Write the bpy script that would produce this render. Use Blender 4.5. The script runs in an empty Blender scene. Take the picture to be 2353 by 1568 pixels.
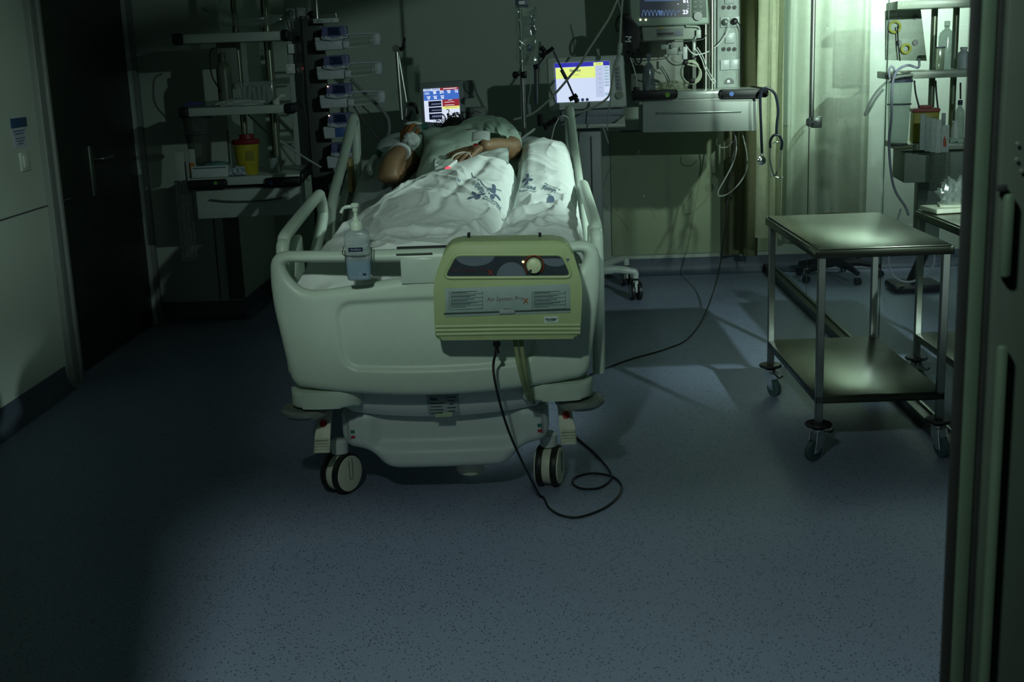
import bpy, bmesh, math, random
from math import sin, cos, pi, radians, sqrt, atan2
from mathutils import Vector as V, Matrix, Quaternion, noise
S = bpy.context.scene
COL = S.collection
random.seed(7)

# ---------------------------------------------------------------- camera
F, IW, IH = 2850.0, 2353, 1568
CAM = V((0, 0, 1.5))
_p, _yw, _r = map(radians, (13.1, 1.85, 2.15))
fwd = V((-sin(_yw)*cos(_p), cos(_yw)*cos(_p), -sin(_p)))
_r0 = V((cos(_yw), sin(_yw), 0)); _u0 = _r0.cross(fwd)
rgt = _r0*cos(_r) - _u0*sin(_r)
upv = _r0*sin(_r) + _u0*cos(_r)
cd = bpy.data.cameras.new('camera'); cam = bpy.data.objects.new('camera', cd); COL.objects.link(cam)
cam.matrix_world = Matrix((( rgt.x, upv.x, -fwd.x, CAM.x), (rgt.y, upv.y, -fwd.y, CAM.y), (rgt.z, upv.z, -fwd.z, CAM.z), (0, 0, 0, 1)))
cd.sensor_width = 36; cd.lens = F*36/IW; cd.clip_start = .02
cd.dof.use_dof = True; cd.dof.focus_distance = 5.2; cd.dof.aperture_fstop = 11
S.camera = cam
def ray(x, y): return rgt*((x-IW/2)/F) - upv*((y-IH/2)/F) + fwd
def P(x, y, Y):
    "world point seen at pixel x,y at depth Y"
    d = ray(x, y); return CAM + d*(Y/d.y)
def PZ(x, y, z=0):
    d = ray(x, y); return CAM + d*((z-CAM.z)/d.z)
def PX(x, y, X):
    d = ray(x, y); return CAM + d*(X/d.x)

# ---------------------------------------------------------------- view, world, lamps
S.view_settings.view_transform = 'Standard'; S.view_settings.look = 'None'
S.view_settings.gamma = 1; S.view_settings.use_curve_mapping = False
S.view_settings.exposure = 0.0
w = bpy.data.worlds.new('world'); S.world = w; w.use_nodes = True
w.node_tree.nodes['Background'].inputs[0].default_value = (.35, .9, .5, 1)
w.node_tree.nodes['Background'].inputs[1].default_value = .002
S.cycles.max_bounces = 8; S.cycles.transparent_max_bounces = 16
def lamp(kind, name, loc, aim, energy, color, **k):
    l = bpy.data.lights.new(name, kind); o = bpy.data.objects.new(name, l); COL.objects.link(o)
    o.location = loc; o.rotation_euler = (V(aim)-V(loc)).to_track_quat('-Z', 'Y').to_euler()
    l.energy = energy; l.color = color
    for a, b in k.items(): setattr(l, a, b)
    return o
# corridor downlight behind the camera, shining through the door opening and its transom
lamp('SPOT', 'corridor_lamp', (-.54, .40, 2.75), (.25, 3.8, .5), 190, (.80, 1, .88), spot_size=radians(95), spot_blend=.5, shadow_soft_size=.09)
# lamp in front of the next cubicle, shining over its solid wall through the clerestory
lamp('SPOT', 'next_corridor_lamp', (2.7, .575, 2.72), (1.3, 6.6, .6), 250, (.82, 1, .98), spot_size=radians(62), spot_blend=.7, shadow_soft_size=.04)
lamp('SPOT', 'next_floor_fill', (2.7, .575, 2.72), (1.35, 5.7, 0), 1000, (.82, 1, .98), spot_size=radians(21), spot_blend=1, shadow_soft_size=.04)  # second spot added at the same position to brighten the floor patch
# unseen spot added to light the patient from the right
lamp('SPOT', 'patient_fill', (2.45, 4.9, 2.70), (.26, 4.98, .98), 410, (.84, 1, .93), spot_size=radians(27), spot_blend=1, shadow_soft_size=.06)
# spot added outside the doorway to brighten the left wall
lamp('SPOT', 'left_wall_fill', (.2, .5, 2.18), (-2.34, 4.6, 1.25), 330, (.80, 1, .88), spot_size=radians(24), spot_blend=.9, shadow_soft_size=.15)
# fill spots added for the next back wall, the curtain and the socket column
lamp('SPOT', 'next_wall_fill', (2.15, 7.56, 2.79), (2.15, 8.3, 2.15), 560, (.87, 1, .93), spot_size=radians(80), spot_blend=.8, shadow_soft_size=.05)
lamp('SPOT', 'curtain_fill', (2.4, 5.2, 2.6), (1.48, 7.5, 1.35), 230, (.84, 1, .88), spot_size=radians(26), spot_blend=.9, shadow_soft_size=.05)
lamp('SPOT', 'column_fill', (2.7, .575, 2.72), (1.48, 7.75, 1.65), 2300, (.84, 1, .90), spot_size=radians(13), spot_blend=.6, shadow_soft_size=.03)
# weak overhead fill added as ambient light for this cubicle
lamp('AREA', 'ambient_fill', (.3, 5.0, 2.78), (.3, 5.0, 0), .5, (.62, 1, .70), shape='RECTANGLE', size=1.2, size_y=.6)

# ---------------------------------------------------------------- materials
MATS = {}
def mk(name, col, rough=.5, metal=0, var=.06, scale=30, bump=0, bscale=200, emit=None, estr=1, trans=0, alpha=1, coat=0, spec=None, ior=1.45, sheer=0):
    if name in MATS: return MATS[name]
    m = bpy.data.materials.new(name); m.use_nodes = True; nt = m.node_tree; b = nt.nodes['Principled BSDF']
    N = nt.nodes.new; L = nt.links.new
    tc = N('ShaderNodeTexCoord')
    nz = N('ShaderNodeTexNoise'); nz.inputs['Scale'].default_value = scale; L(tc.outputs['Object'], nz.inputs['Vector'])
    cr = N('ShaderNodeValToRGB')
    c0 = [max(0, c*(1-var)) for c in col]; c1 = [min(1, c*(1+var)) for c in col]
    cr.color_ramp.elements[0].color = (*c0, 1); cr.color_ramp.elements[1].color = (*c1, 1)
    cr.color_ramp.elements[0].position = .3; cr.color_ramp.elements[1].position = .7
    L(nz.outputs['Fac'], cr.inputs[0]); L(cr.outputs[0], b.inputs['Base Color'])
    b.inputs['Roughness'].default_value = rough; b.inputs['Metallic'].default_value = metal
    b.inputs['Transmission Weight'].default_value = trans; b.inputs['Alpha'].default_value = alpha
    b.inputs['Coat Weight'].default_value = coat; b.inputs['IOR'].default_value = ior
    if spec is not None: b.inputs['Specular IOR Level'].default_value = spec
    if emit: b.inputs['Emission Color'].default_value = (*emit, 1); b.inputs['Emission Strength'].default_value = estr
    if sheer:
        tr_ = N('ShaderNodeBsdfTranslucent'); L(cr.outputs[0], tr_.inputs[0]); ms = N('ShaderNodeMixShader'); ms.inputs[0].default_value = sheer
        L(b.outputs[0], ms.inputs[1]); L(tr_.outputs[0], ms.inputs[2]); L(ms.outputs[0], nt.nodes['Material Output'].inputs[0])
    if bump:
        n2 = N('ShaderNodeTexNoise'); n2.inputs['Scale'].default_value = bscale; n2.inputs['Detail'].default_value = 4
        L(tc.outputs['Object'], n2.inputs['Vector'])
        bp = N('ShaderNodeBump'); bp.inputs['Strength'].default_value = bump; bp.inputs['Distance'].default_value = .01
        L(n2.outputs['Fac'], bp.inputs['Height']); L(bp.outputs[0], b.inputs['Normal'])
    MATS[name] = m; return m
def glow(name, col, s=1.0): return mk(name, (.01, .01, .01), .4, emit=col, estr=s, var=0)
def clear(name, tint=(1, 1, 1), refl=.06, rough=.02, fog=0.0, fogcol=(.8, .85, .85)):
    "thin sheet of clear plastic or architectural glass"
    if name in MATS: return MATS[name]
    m = bpy.data.materials.new(name); m.use_nodes = True; nt = m.node_tree; N = nt.nodes.new; L = nt.links.new
    nt.nodes.remove(nt.nodes['Principled BSDF']); out = nt.nodes['Material Output']
    t = N('ShaderNodeBsdfTransparent'); t.inputs[0].default_value = (*tint, 1)
    g = N('ShaderNodeBsdfGlossy'); g.inputs['Roughness'].default_value = rough
    d = N('ShaderNodeBsdfDiffuse')
    nz = N('ShaderNodeTexNoise'); nz.inputs['Scale'].default_value = 25
    mr = N('ShaderNodeMixRGB'); mr.inputs[1].default_value = (*[c*.9 for c in fogcol], 1); mr.inputs[2].default_value = (*fogcol, 1)
    L(nz.outputs['Fac'], mr.inputs[0]); L(mr.outputs[0], d.inputs[0])
    fr = N('ShaderNodeLayerWeight'); fr.inputs[0].default_value = .5
    pw = N('ShaderNodeMath'); pw.operation = 'POWER'; pw.inputs[1].default_value = 5; L(fr.outputs['Facing'], pw.inputs[0])
    mt = N('ShaderNodeMath'); mt.operation = 'MULTIPLY_ADD'; mt.inputs[1].default_value = .28; mt.inputs[2].default_value = .01+refl*.15
    L(pw.outputs[0], mt.inputs[0])
    a = N('ShaderNodeMixShader'); a.inputs[0].default_value = fog; L(t.outputs[0], a.inputs[1]); L(d.outputs[0], a.inputs[2])
    c = N('ShaderNodeMixShader'); L(mt.outputs[0], c.inputs[0]); L(a.outputs[0], c.inputs[1]); L(g.outputs[0], c.inputs[2])
    L(c.outputs[0], out.inputs[0]); MATS[name] = m; return m

PLA = mk('bed_plastic', (.55, .655, .56), .38, var=.02, bump=.05, bscale=400)
PLB = mk('base_plastic', (.55, .62, .60), .42, var=.02)
CREAM = mk('cream_plastic', (.62, .65, .52), .4, var=.03)
PUMP = mk('pump_shell', (.36, .45, .225), .42, var=.03, bump=.08, bscale=500)
RUB = mk('black_rubber', (.012, .014, .014), .45, var=.1)
BLK = mk('black_plastic', (.008, .009, .011), .42, var=.1, spec=.3)
DKG = mk('dark_grey_plastic', (.06, .07, .075), .45)
GRY = mk('grey_plastic', (.30, .33, .33), .45)
WHT = mk('white_plastic', (.72, .76, .74), .4, var=.02)
STEEL = mk('brushed_steel', (.40, .41, .36), .26, metal=1, var=.08, scale=12)
STEELD = mk('steel_tube', (.34, .36, .34), .34, metal=1, var=.08, scale=12)
CHR = mk('chrome', (.8, .82, .8), .12, metal=1, var=.02)
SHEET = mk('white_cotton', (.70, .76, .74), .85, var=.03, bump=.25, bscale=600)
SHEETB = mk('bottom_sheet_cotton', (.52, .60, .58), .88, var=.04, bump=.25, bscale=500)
GOWN = mk('green_gown_cloth', (.42, .54, .46), .85, var=.05, bump=.3, bscale=450)
SKIN = mk('skin', (.19, .115, .058), .5, var=.08, scale=14, bump=.1, bscale=160)
SKINB = mk('skin_orange_dressing', (.26, .10, .03), .6, var=.2, scale=40)
HAIR = mk('dark_hair', (.008, .007, .006), .5)
TAPE = mk('white_dressing', (.62, .68, .66), .75, var=.04, bump=.2)
CABLE = mk('white_cable', (.55, .60, .56), .5)
TUBEC = mk('grey_tube', (.30, .34, .34), .35)
INK = mk('blue_ink', (.10, .145, .23), .8)
INKD = mk('dark_ink', (.02, .04, .05), .8)
YEL = mk('yellow_plastic', (.36, .32, .02), .45)
RED = mk('red_plastic', (.17, .008, .012), .45)
NAVY = mk('navy_label', (.01, .02, .06), .4)
BLUEL = mk('blue_label', (.05, .12, .32), .5)
PANEL = mk('cabinet_panel', (.38, .44, .40), .5, var=.03)
DRAW = mk('drawer_panel', (.33, .38, .345), .42, var=.03)
CURT = mk('cream_curtain', (.82, .84, .68), .85, var=.05, bump=.2, bscale=300, sheer=.5)
PLAST = clear('clear_plastic', (.85, .9, .9), .3, .12, .22, (.6, .68, .68))
POLY = clear('thin_clear_bag', (.9, .93, .92), .6, .2, .18, (.6, .66, .64))
GLASS = clear('partition_glass', (.93, .97, .95), .02, .0, .0)

# ---------------------------------------------------------------- mesh helpers
def frame(n, hint=None):
    n = V(n).normalized(); h = V(hint) if hint else (V((0, 0, 1)) if abs(n.z) < .9 else V((1, 0, 0)))
    a = h.cross(n).normalized(); return a, n.cross(a), n
def catmull(pts, k=8, closed=False):
    pts = [V(p) for p in pts]; n = len(pts); out = []
    rng = range(n) if closed else range(n-1)
    for i in rng:
        if closed: a, b, c, d = pts[i-1], pts[i], pts[(i+1) % n], pts[(i+2) % n]
        else: a, b, c, d = pts[max(i-1, 0)], pts[i], pts[i+1], pts[min(i+2, n-1)]
        for j in range(k):
            t = j/k
            out.append(.5*((2*b)+(c-a)*t+(2*a-5*b+4*c-d)*t*t+(3*b-a-3*c+d)*t**3))
    if not closed: out.append(pts[-1])
    return out
class MB:
    def __init__(s): s.bm = bmesh.new(); s.mi = 0
    def _set(s, faces):
        for f in faces: f.material_index = s.mi
    def box(s, c, size, r=0, ax=None, seg=2):
        c = V(c); before = set(s.bm.faces)
        M = ax if ax else Matrix.Identity(3)
        vs = []
        for z in (-1, 1):
            for y in (-1, 1):
                for x in (-1, 1): vs.append(s.bm.verts.new(c + M @ V((x*size[0]/2, y*size[1]/2, z*size[2]/2))))
        q = [(0, 2, 3, 1), (4, 5, 7, 6), (0, 1, 5, 4), (2, 6, 7, 3), (0, 4, 6, 2), (1, 3, 7, 5)]
        fs = [s.bm.faces.new([vs[i] for i in t]) for t in q]
        if r:
            es = set(e for f in fs for e in f.edges)
            bmesh.ops.bevel(s.bm, geom=list(es), offset=min(r, min(size)*.49), segments=seg, affect='EDGES', profile=.5)
        s._set(set(s.bm.faces)-before); return s
    def quad(s, pts):
        f = s.bm.faces.new([s.bm.verts.new(V(p)) for p in pts]); s._set([f]); return s
    def tube(s, pts, r, n=8, closed=False, cap=True, flat=None):
        pts = [V(p) for p in pts]; m = len(pts); rs = r if isinstance(r, (list, tuple)) else [r]*m
        if len(rs) != m: rs = [rs[min(len(rs)-1, int(i*len(rs)/m))] for i in range(m)]
        rings = []; prev = None
        for i, p in enumerate(pts):
            if closed: t = pts[(i+1) % m]-pts[i-1]
            else: t = pts[min(i+1, m-1)]-pts[max(i-1, 0)]
            if t.length < 1e-9: t = V((0, 0, 1))
            t.normalize()
            if prev is None: a, b, _ = frame(t)
            else:
                a = prev - t*prev.dot(t)
                if a.length < 1e-6: a, b, _ = frame(t)
                a.normalize(); b = t.cross(a)
            prev = a
            fl = flat or 1
            rings.append([s.bm.verts.new(p + (a*cos(2*pi*k/n) + b*sin(2*pi*k/n)*fl)*rs[i]) for k in range(n)])
        fs = []
        for i in range(m if closed else m-1):
            A, B = rings[i], rings[(i+1) % m]
            for k in range(n): fs.append(s.bm.faces.new((A[k], A[(k+1) % n], B[(k+1) % n], B[k])))
        if cap and not closed: fs += [s.bm.faces.new(rings[0][::-1]), s.bm.faces.new(rings[-1])]
        s._set(fs); return s
    def cyl(s, a, b, r, r2=None, n=16): return s.tube([a, b], [r, r if r2 is None else r2], n)
    def lathe(s, prof, c=(0, 0, 0), axis=(0, 0, 1), n=20, sx=1, sy=1, hint=None):
        a, b, z = frame(axis, hint); c = V(c); rings = []; fs = []
        for (r, h) in prof:
            rings.append([s.bm.verts.new(c + z*h + a*(cos(2*pi*k/n)*max(r, 1e-4)*sx) + b*(sin(2*pi*k/n)*max(r, 1e-4)*sy)) for k in range(n)])
        for A, B in zip(rings, rings[1:]):
            for k in range(n): fs.append(s.bm.faces.new((A[k], A[(k+1) % n], B[(k+1) % n], B[k])))
        fs += [s.bm.faces.new(rings[0][::-1]), s.bm.faces.new(rings[-1])]
        s._set(fs); return s
    def ball(s, c, r, n=12, sc=(1, 1, 1), ax=None):
        c = V(c); M = ax or Matrix.Identity(3); rings = []; fs = []
        for i in range(1, n): 
            th = pi*i/n
            rings.append([s.bm.verts.new(c + M @ V((r*sc[0]*sin(th)*cos(2*pi*k/n), r*sc[1]*sin(th)*sin(2*pi*k/n), -r*sc[2]*cos(th)))) for k in range(n)])
        t = s.bm.verts.new(c + M @ V((0, 0, r*sc[2]))); b = s.bm.verts.new(c + M @ V((0, 0, -r*sc[2])))
        for A, B in zip(rings, rings[1:]):
            for k in range(n): fs.append(s.bm.faces.new((A[k], A[(k+1) % n], B[(k+1) % n], B[k])))
        for k in range(n):
            fs.append(s.bm.faces.new((rings[0][(k+1) % n], rings[0][k], b))); fs.append(s.bm.faces.new((rings[-1][k], rings[-1][(k+1) % n], t)))
        s._set(fs); return s
    def prism(s, pts, vec, r=0, seg=2, side=True):
        "closed polygon of 3D points pushed along vec"
        before = set(s.bm.faces); vec = V(vec)
        A = [s.bm.verts.new(V(p)) for p in pts]; B = [s.bm.verts.new(V(p)+vec) for p in pts]; n = len(A)
        fs = [s.bm.faces.new(A[::-1]), s.bm.faces.new(B)]
        for k in range(n): s.bm.faces.new((A[k], A[(k+1) % n], B[(k+1) % n], B[k]))
        if r:
            es = set(e for f in fs for e in f.edges)
            bmesh.ops.bevel(s.bm, geom=list(es), offset=r, segments=seg, affect='EDGES', profile=.5)
        s._set(set(s.bm.faces)-before); return s
    def grid(s, fn, nu, nv, closed_u=False):
        R = [[s.bm.verts.new(V(fn(i/(nu if closed_u else nu-1), j/(nv-1)))) for i in range(nu)] for j in range(nv)]
        fs = []
        for j in range(nv-1):
            for i in range(nu if closed_u else nu-1):
                fs.append(s.bm.faces.new((R[j][i], R[j][(i+1) % nu], R[j+1][(i+1) % nu], R[j+1][i])))
        s._set(fs); return s
    def mesh(s, me):
        before = set(s.bm.faces); s.bm.from_mesh(me); s._set(set(s.bm.faces)-before); return s
    def text(s, txt, c, u, v, size, off=.0006, align='CENTER', conform=None, bold=0, sub=0, vs=1):
        "flat lettering: centre c, reading direction u, up direction v"
        cu = bpy.data.curves.new('t', 'FONT'); cu.body = txt; cu.size = size; cu.align_x = align; cu.align_y = 'CENTER'; cu.resolution_u = 2
        if bold: cu.offset = bold
        o = bpy.data.objects.new('t', cu); me = bpy.data.meshes.new_from_object(o)
        u = V(u).normalized(); v = V(v).normalized(); nn = u.cross(v); c = V(c)
        b2 = bmesh.new(); b2.from_mesh(me)
        if sub: bmesh.ops.subdivide_edges(b2, edges=b2.edges[:], cuts=sub)
        for vt in b2.verts: vt.co = c + u*vt.co.x + v*(vt.co.y*vs) + nn*off
        if conform:
            bmesh.ops.triangulate(b2, faces=b2.faces[:])
            for vt in b2.verts: vt.co = conform(vt.co)
        b2.to_mesh(me); b2.free(); s.mesh(me)
        bpy.data.objects.remove(o); bpy.data.curves.remove(cu); bpy.data.meshes.remove(me); return s
WM = {}
def tag(o, label=None, cat=None, group=None, kind=None):
    if label: o['label'] = label
    if cat: o['category'] = cat
    if group: o['group'] = group
    if kind: o['kind'] = kind
    return o
def thing(name, label, cat, loc=(0, 0, 0), rotz=0, group=None):
    o = bpy.data.objects.new(name, None); COL.objects.link(o); o.empty_display_size = .1
    o.location = loc; o.rotation_euler = (0, 0, rotz)
    WM[o.name] = Matrix.Translation(V(loc)) @ Matrix.Rotation(rotz, 4, 'Z')
    return tag(o, label, cat, group)
def obj(name, mb, mats, parent=None, smooth=True, label=None, angle=35):
    if not isinstance(mats, (list, tuple)): mats = [mats]
    me = bpy.data.meshes.new(name); bmesh.ops.recalc_face_normals(mb.bm, faces=mb.bm.faces[:])
    mb.bm.to_mesh(me); mb.bm.free()
    for m in mats: me.materials.append(m)
    return link(name, me, parent, smooth, label, angle)
def link(name, me, parent=None, smooth=True, label=None, angle=35):
    o = bpy.data.objects.new(name, me); COL.objects.link(o)
    if parent:
        o.parent = parent; M = WM[parent.name]; me.transform(M.inverted()); WM[o.name] = M
    else: WM[o.name] = Matrix.Identity(4)
    if smooth:
        me.shade_smooth()
        try: me.set_sharp_from_angle(angle=radians(angle))
        except Exception: pass
    if label: o['label'] = label
    return o
def top(o, origin=None):
    "give a one-mesh thing an origin at its own base"
    me = o.data; vs = [v.co for v in me.vertices]
    c = V(origin) if origin else V((sum(v.x for v in vs)/len(vs), sum(v.y for v in vs)/len(vs), min(v.z for v in vs)))
    me.transform(Matrix.Translation(-c)); o.location = c; WM[o.name] = Matrix.Translation(c); return o
def solo(name, mb, mats, label, cat, group=None, **k): return top(tag(obj(name, mb, mats, None, **k), label, cat, group))
def struct(name, mb, mats, label=None, **k):
    o = obj(name, mb, mats, None, **k); o['kind'] = 'structure'
    if label: o['label'] = label
    return o
def apply_mods(o):
    dg = bpy.context.evaluated_depsgraph_get(); me = bpy.data.meshes.new_from_object(o.evaluated_get(dg)); return me
def skin(name, verts, edges, radii, mats, parent=None, root=0, sub=2, disp=None, label=None):
    me = bpy.data.meshes.new(name); me.from_pydata([tuple(v) for v in verts], edges, [])
    o = bpy.data.objects.new('tmp', me); COL.objects.link(o)
    m = o.modifiers.new('s', 'SKIN'); m.use_smooth_shade = True; m.branch_smoothing = .4
    for i, r in enumerate(radii):
        sv = me.skin_vertices[0].data[i]; sv.radius = (r, r) if not isinstance(r, tuple) else r; sv.use_root = (i == root)
    s2 = o.modifiers.new('ss', 'SUBSURF'); s2.levels = sub; s2.render_levels = sub
    bpy.context.view_layer.update(); out = apply_mods(o); bpy.data.objects.remove(o)
    if disp:
        for v in out.vertices: v.co = disp(v.co.copy())
    for m_ in (mats if isinstance(mats, (list, tuple)) else [mats]): out.materials.append(m_)
    return link(name, out, parent, True, label, 180)
def plate(outline, holes, th, rnd, voxel=.007, smooth=4):
    "solid plate in local x/z with rounded edges; returns a mesh (thickness along y)"
    cu = bpy.data.curves.new('c', 'CURVE'); cu.dimensions = '2D'; cu.fill_mode = 'BOTH'
    cu.extrude = th/2-rnd; cu.bevel_depth = rnd; cu.bevel_resolution = 3; cu.offset = -rnd
    for pl in [outline]+holes:
        sp = cu.splines.new('POLY'); sp.points.add(len(pl)-1); sp.use_cyclic_u = True
        for i, p in enumerate(pl): sp.points[i].co = (p[0], p[1], 0, 1)
    o = bpy.data.objects.new('c', cu); COL.objects.link(o); bpy.context.view_layer.update()
    me = apply_mods(o); bpy.data.objects.remove(o)
    o = bpy.data.objects.new('c', me); COL.objects.link(o)
    m = o.modifiers.new('r', 'REMESH'); m.mode = 'VOXEL'; m.voxel_size = voxel
    if smooth:
        m = o.modifiers.new('s', 'SMOOTH'); m.iterations = smooth; m.factor = .5
    bpy.context.view_layer.update(); out = apply_mods(o); bpy.data.objects.remove(o)
    out.transform(Matrix(((1, 0, 0, 0), (0, 0, -1, 0), (0, 1, 0, 0), (0, 0, 0, 1))))
    return out
def fillet(pts, r, k=5):
    "round the corners of a 2D polygon"
    out = []; n = len(pts); rr = r if isinstance(r, (list, tuple)) else [r]*n
    for i in range(n):
        p = V((*pts[i], 0)); a = V((*pts[i-1], 0)); b = V((*pts[(i+1) % n], 0))
        da = (a-p); db = (b-p); q = min(rr[i], da.length*.49, db.length*.49)
        if q < 1e-5: out.append((p.x, p.y)); continue
        s = p+da.normalized()*q; e = p+db.normalized()*q
        for j in range(k+1):
            t = j/k; c = s*(1-t)**2+p*2*t*(1-t)+e*t*t; out.append((c.x, c.y))
    return out
def copy_tree(o, parent=None):
    c = o.copy(); COL.objects.link(c); c.parent = parent
    WM[c.name] = WM[o.name].copy()
    for ch in list(o.children): copy_tree(ch, c)
    return c

# ================================================================ THE SETTING
def wallmat(name, col, rough=.6, **k): return mk(name, col, rough, var=.03, scale=3, bump=.06, bscale=350, **k)
WL = wallmat('wall_paint', (.40, .48, .43)); WB = wallmat('back_wall_paint', (.36, .43, .37)); WN = wallmat('wall_panel_olive', (.25, .31, .20))
COVE = mk('cove_vinyl', (.05, .07, .10), .5, var=.1, scale=40)
def floor_mat():
    m = bpy.data.materials.new('speckled_vinyl'); m.use_nodes = True; nt = m.node_tree; N = nt.nodes.new; L = nt.links.new
    b = nt.nodes['Principled BSDF']; tc = N('ShaderNodeTexCoord'); mp = N('ShaderNodeMapping'); mp.inputs['Scale'].default_value = (1, .6, 1)
    L(tc.outputs['Object'], mp.inputs[0])
    big = N('ShaderNodeTexNoise'); big.inputs['Scale'].default_value = 1.6; L(mp.outputs[0], big.inputs['Vector'])
    fine = N('ShaderNodeTexNoise'); fine.inputs['Scale'].default_value = 260; fine.inputs['Detail'].default_value = 3; L(mp.outputs[0], fine.inputs['Vector'])
    r = N('ShaderNodeValToRGB'); r.color_ramp.elements[0].position = .35; r.color_ramp.elements[1].position = .65
    r.color_ramp.elements[0].color = (.165, .20, .30, 1); r.color_ramp.elements[1].color = (.225, .265, .37, 1); L(fine.outputs['Fac'], r.inputs[0])
    vo = N('ShaderNodeTexVoronoi'); vo.inputs['Scale'].default_value = 150; vo.inputs['Randomness'].default_value = 1; L(mp.outputs[0], vo.inputs['Vector'])
    sp = N('ShaderNodeSeparateColor'); L(vo.outputs['Color'], sp.inputs[0])
    sz = N('ShaderNodeMath'); sz.operation = 'MULTIPLY'; sz.inputs[1].default_value = .46; L(sp.outputs[0], sz.inputs[0])
    th = N('ShaderNodeMath'); th.operation = 'LESS_THAN'; L(vo.outputs['Distance'], th.inputs[0]); L(sz.outputs[0], th.inputs[1])
    gt = N('ShaderNodeMath'); gt.operation = 'GREATER_THAN'; gt.inputs[1].default_value = .30; L(sp.outputs[1], gt.inputs[0])
    mu = N('ShaderNodeMath'); mu.operation = 'MULTIPLY'; L(th.outputs[0], mu.inputs[0]); L(gt.outputs[0], mu.inputs[1])
    m2 = N('ShaderNodeMath'); m2.operation = 'MULTIPLY'; m2.inputs[1].default_value = .75; L(mu.outputs[0], m2.inputs[0])
    mx = N('ShaderNodeMixRGB'); L(m2.outputs[0], mx.inputs[0]); L(r.outputs[0], mx.inputs[1]); mx.inputs[2].default_value = (.04, .06, .08, 1)
    L(mx.outputs[0], b.inputs['Base Color'])
    rr = N('ShaderNodeMapRange'); rr.inputs[3].default_value = .46; rr.inputs[4].default_value = .60; L(big.outputs['Fac'], rr.inputs[0]); L(rr.outputs[0], b.inputs['Roughness'])
    return m
FL = floor_mat()
XL, YB, XR, ZC = -2.34, 8.30, 5.5, 2.85
YF = 1.35
struct('floor', MB().box((1.55, 2.4, -.05), (8.3, 11.9, .1)), FL)
struct('ceiling', MB().box((1.55, 2.4, ZC+.05), (8.3, 11.9, .1)), WL)
# left wall with its door opening (Y 5.85 - 7.18)
b = MB(); b.box((XL-.1, 3.53, ZC/2), (.2, 4.44, ZC)); b.box((XL-.1, 6.5, 2.48), (.2, 1.5, .76)); b.box((XL-.1, 7.74, ZC/2), (.2, 1.16, ZC))
struct('wall_left', b, WL)
b = MB(); b.box(((XL-1.84)/2-.03, 7.785, ZC/2), (.50+.06, 1.03, ZC)); struct('wall_pier', b, WB)
struct('wall_back', MB().box((1.83, YB+.1, ZC/2), (7.34, .2, ZC)), WB)
struct('wall_right', MB().box((XR+.1, 4.8, ZC/2), (.2, 7.0, ZC)), WL)
# unseen front wall; header, transom and clerestory gaps shaped to cut the lamp beams
b = MB()
b.box((-1.64, YF+.02, ZC/2), (1.84, .10, ZC)); b.box((-.68, YF, 2.45), (.05, .06, .8))  # narrow mullion added to block transom light on the left
b.box((-.12, YF, 2.089), (1.3, .06, .042)); b.box((-.12, YF, 2.61), (1.3, .06, .46))
b.box((.74, YF+.04, ZC/2), (.38, .10, ZC)); b.box((3.2, YF+.07, 1.10), (4.6, .08, 2.2)); b.box((3.2, YF+.07, 2.83), (4.6, .08, .04))
struct('wall_front', b, WL)
# coved skirting
def cove(path, n, h=.11):
    b = MB(); prof = [(0, h), (.006, h), (.009, .06), (.016, .03), (.032, .01), (.055, .002), (0, .0)]
    R = []
    for (p, nn) in zip(path, n):
        p = V((p[0], p[1], 0)); nn = V((nn[0], nn[1], 0)); R.append([b.bm.verts.new(p+nn*d+V((0, 0, z))) for d, z in prof])
    k = len(prof)
    for A, B in zip(R, R[1:]):
        for i in range(k): b.bm.faces.new((A[i], A[(i+1) % k], B[(i+1) % k], B[i]))
    b.bm.faces.new(R[0]); b.bm.faces.new(R[-1][::-1]); return b
struct('baseboard_left', cove([(XL, 1.45), (XL, 5.72)], [(1, 0), (1, 0)]), COVE)
struct('baseboard_pier', cove([(-2.38, 7.27), (-1.84, 7.27), (-1.84, 8.3)], [(0, -1), (1, -1), (1, 0)]), COVE)
struct('baseboard_back', cove([(-1.84, 8.3), (5.5, 8.3)], [(0, -1), (0, -1)]), COVE)
# dado joints
struct('trim_1', MB().box((XL+.0015, 4.0, .88), (.004, 4.1, .006)), DKG)
struct('trim_2', MB().box((1.0, YB-.002, .965), (1.0, .005, .008)), DKG)
struct('trim_3', MB().box((.96, YB-.006, .55), (1.06, .010, .82)), WN)
a = P(520, 600, 7.26); c = P(556, 600, 7.26)
struct('trim_4', MB().box(((a.x+c.x)/2, 7.262, .42), (c.x-a.x, .014, .60), .003), mk('dark_channel', (.07, .09, .075), .5))
b = MB()
for x in (495, 645): q = P(x, 560, 7.265); b.box((min(q.x, -1.845), 7.266, .62), (.006, .008, 1.0))
struct('trim_5', b, DKG)
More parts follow.
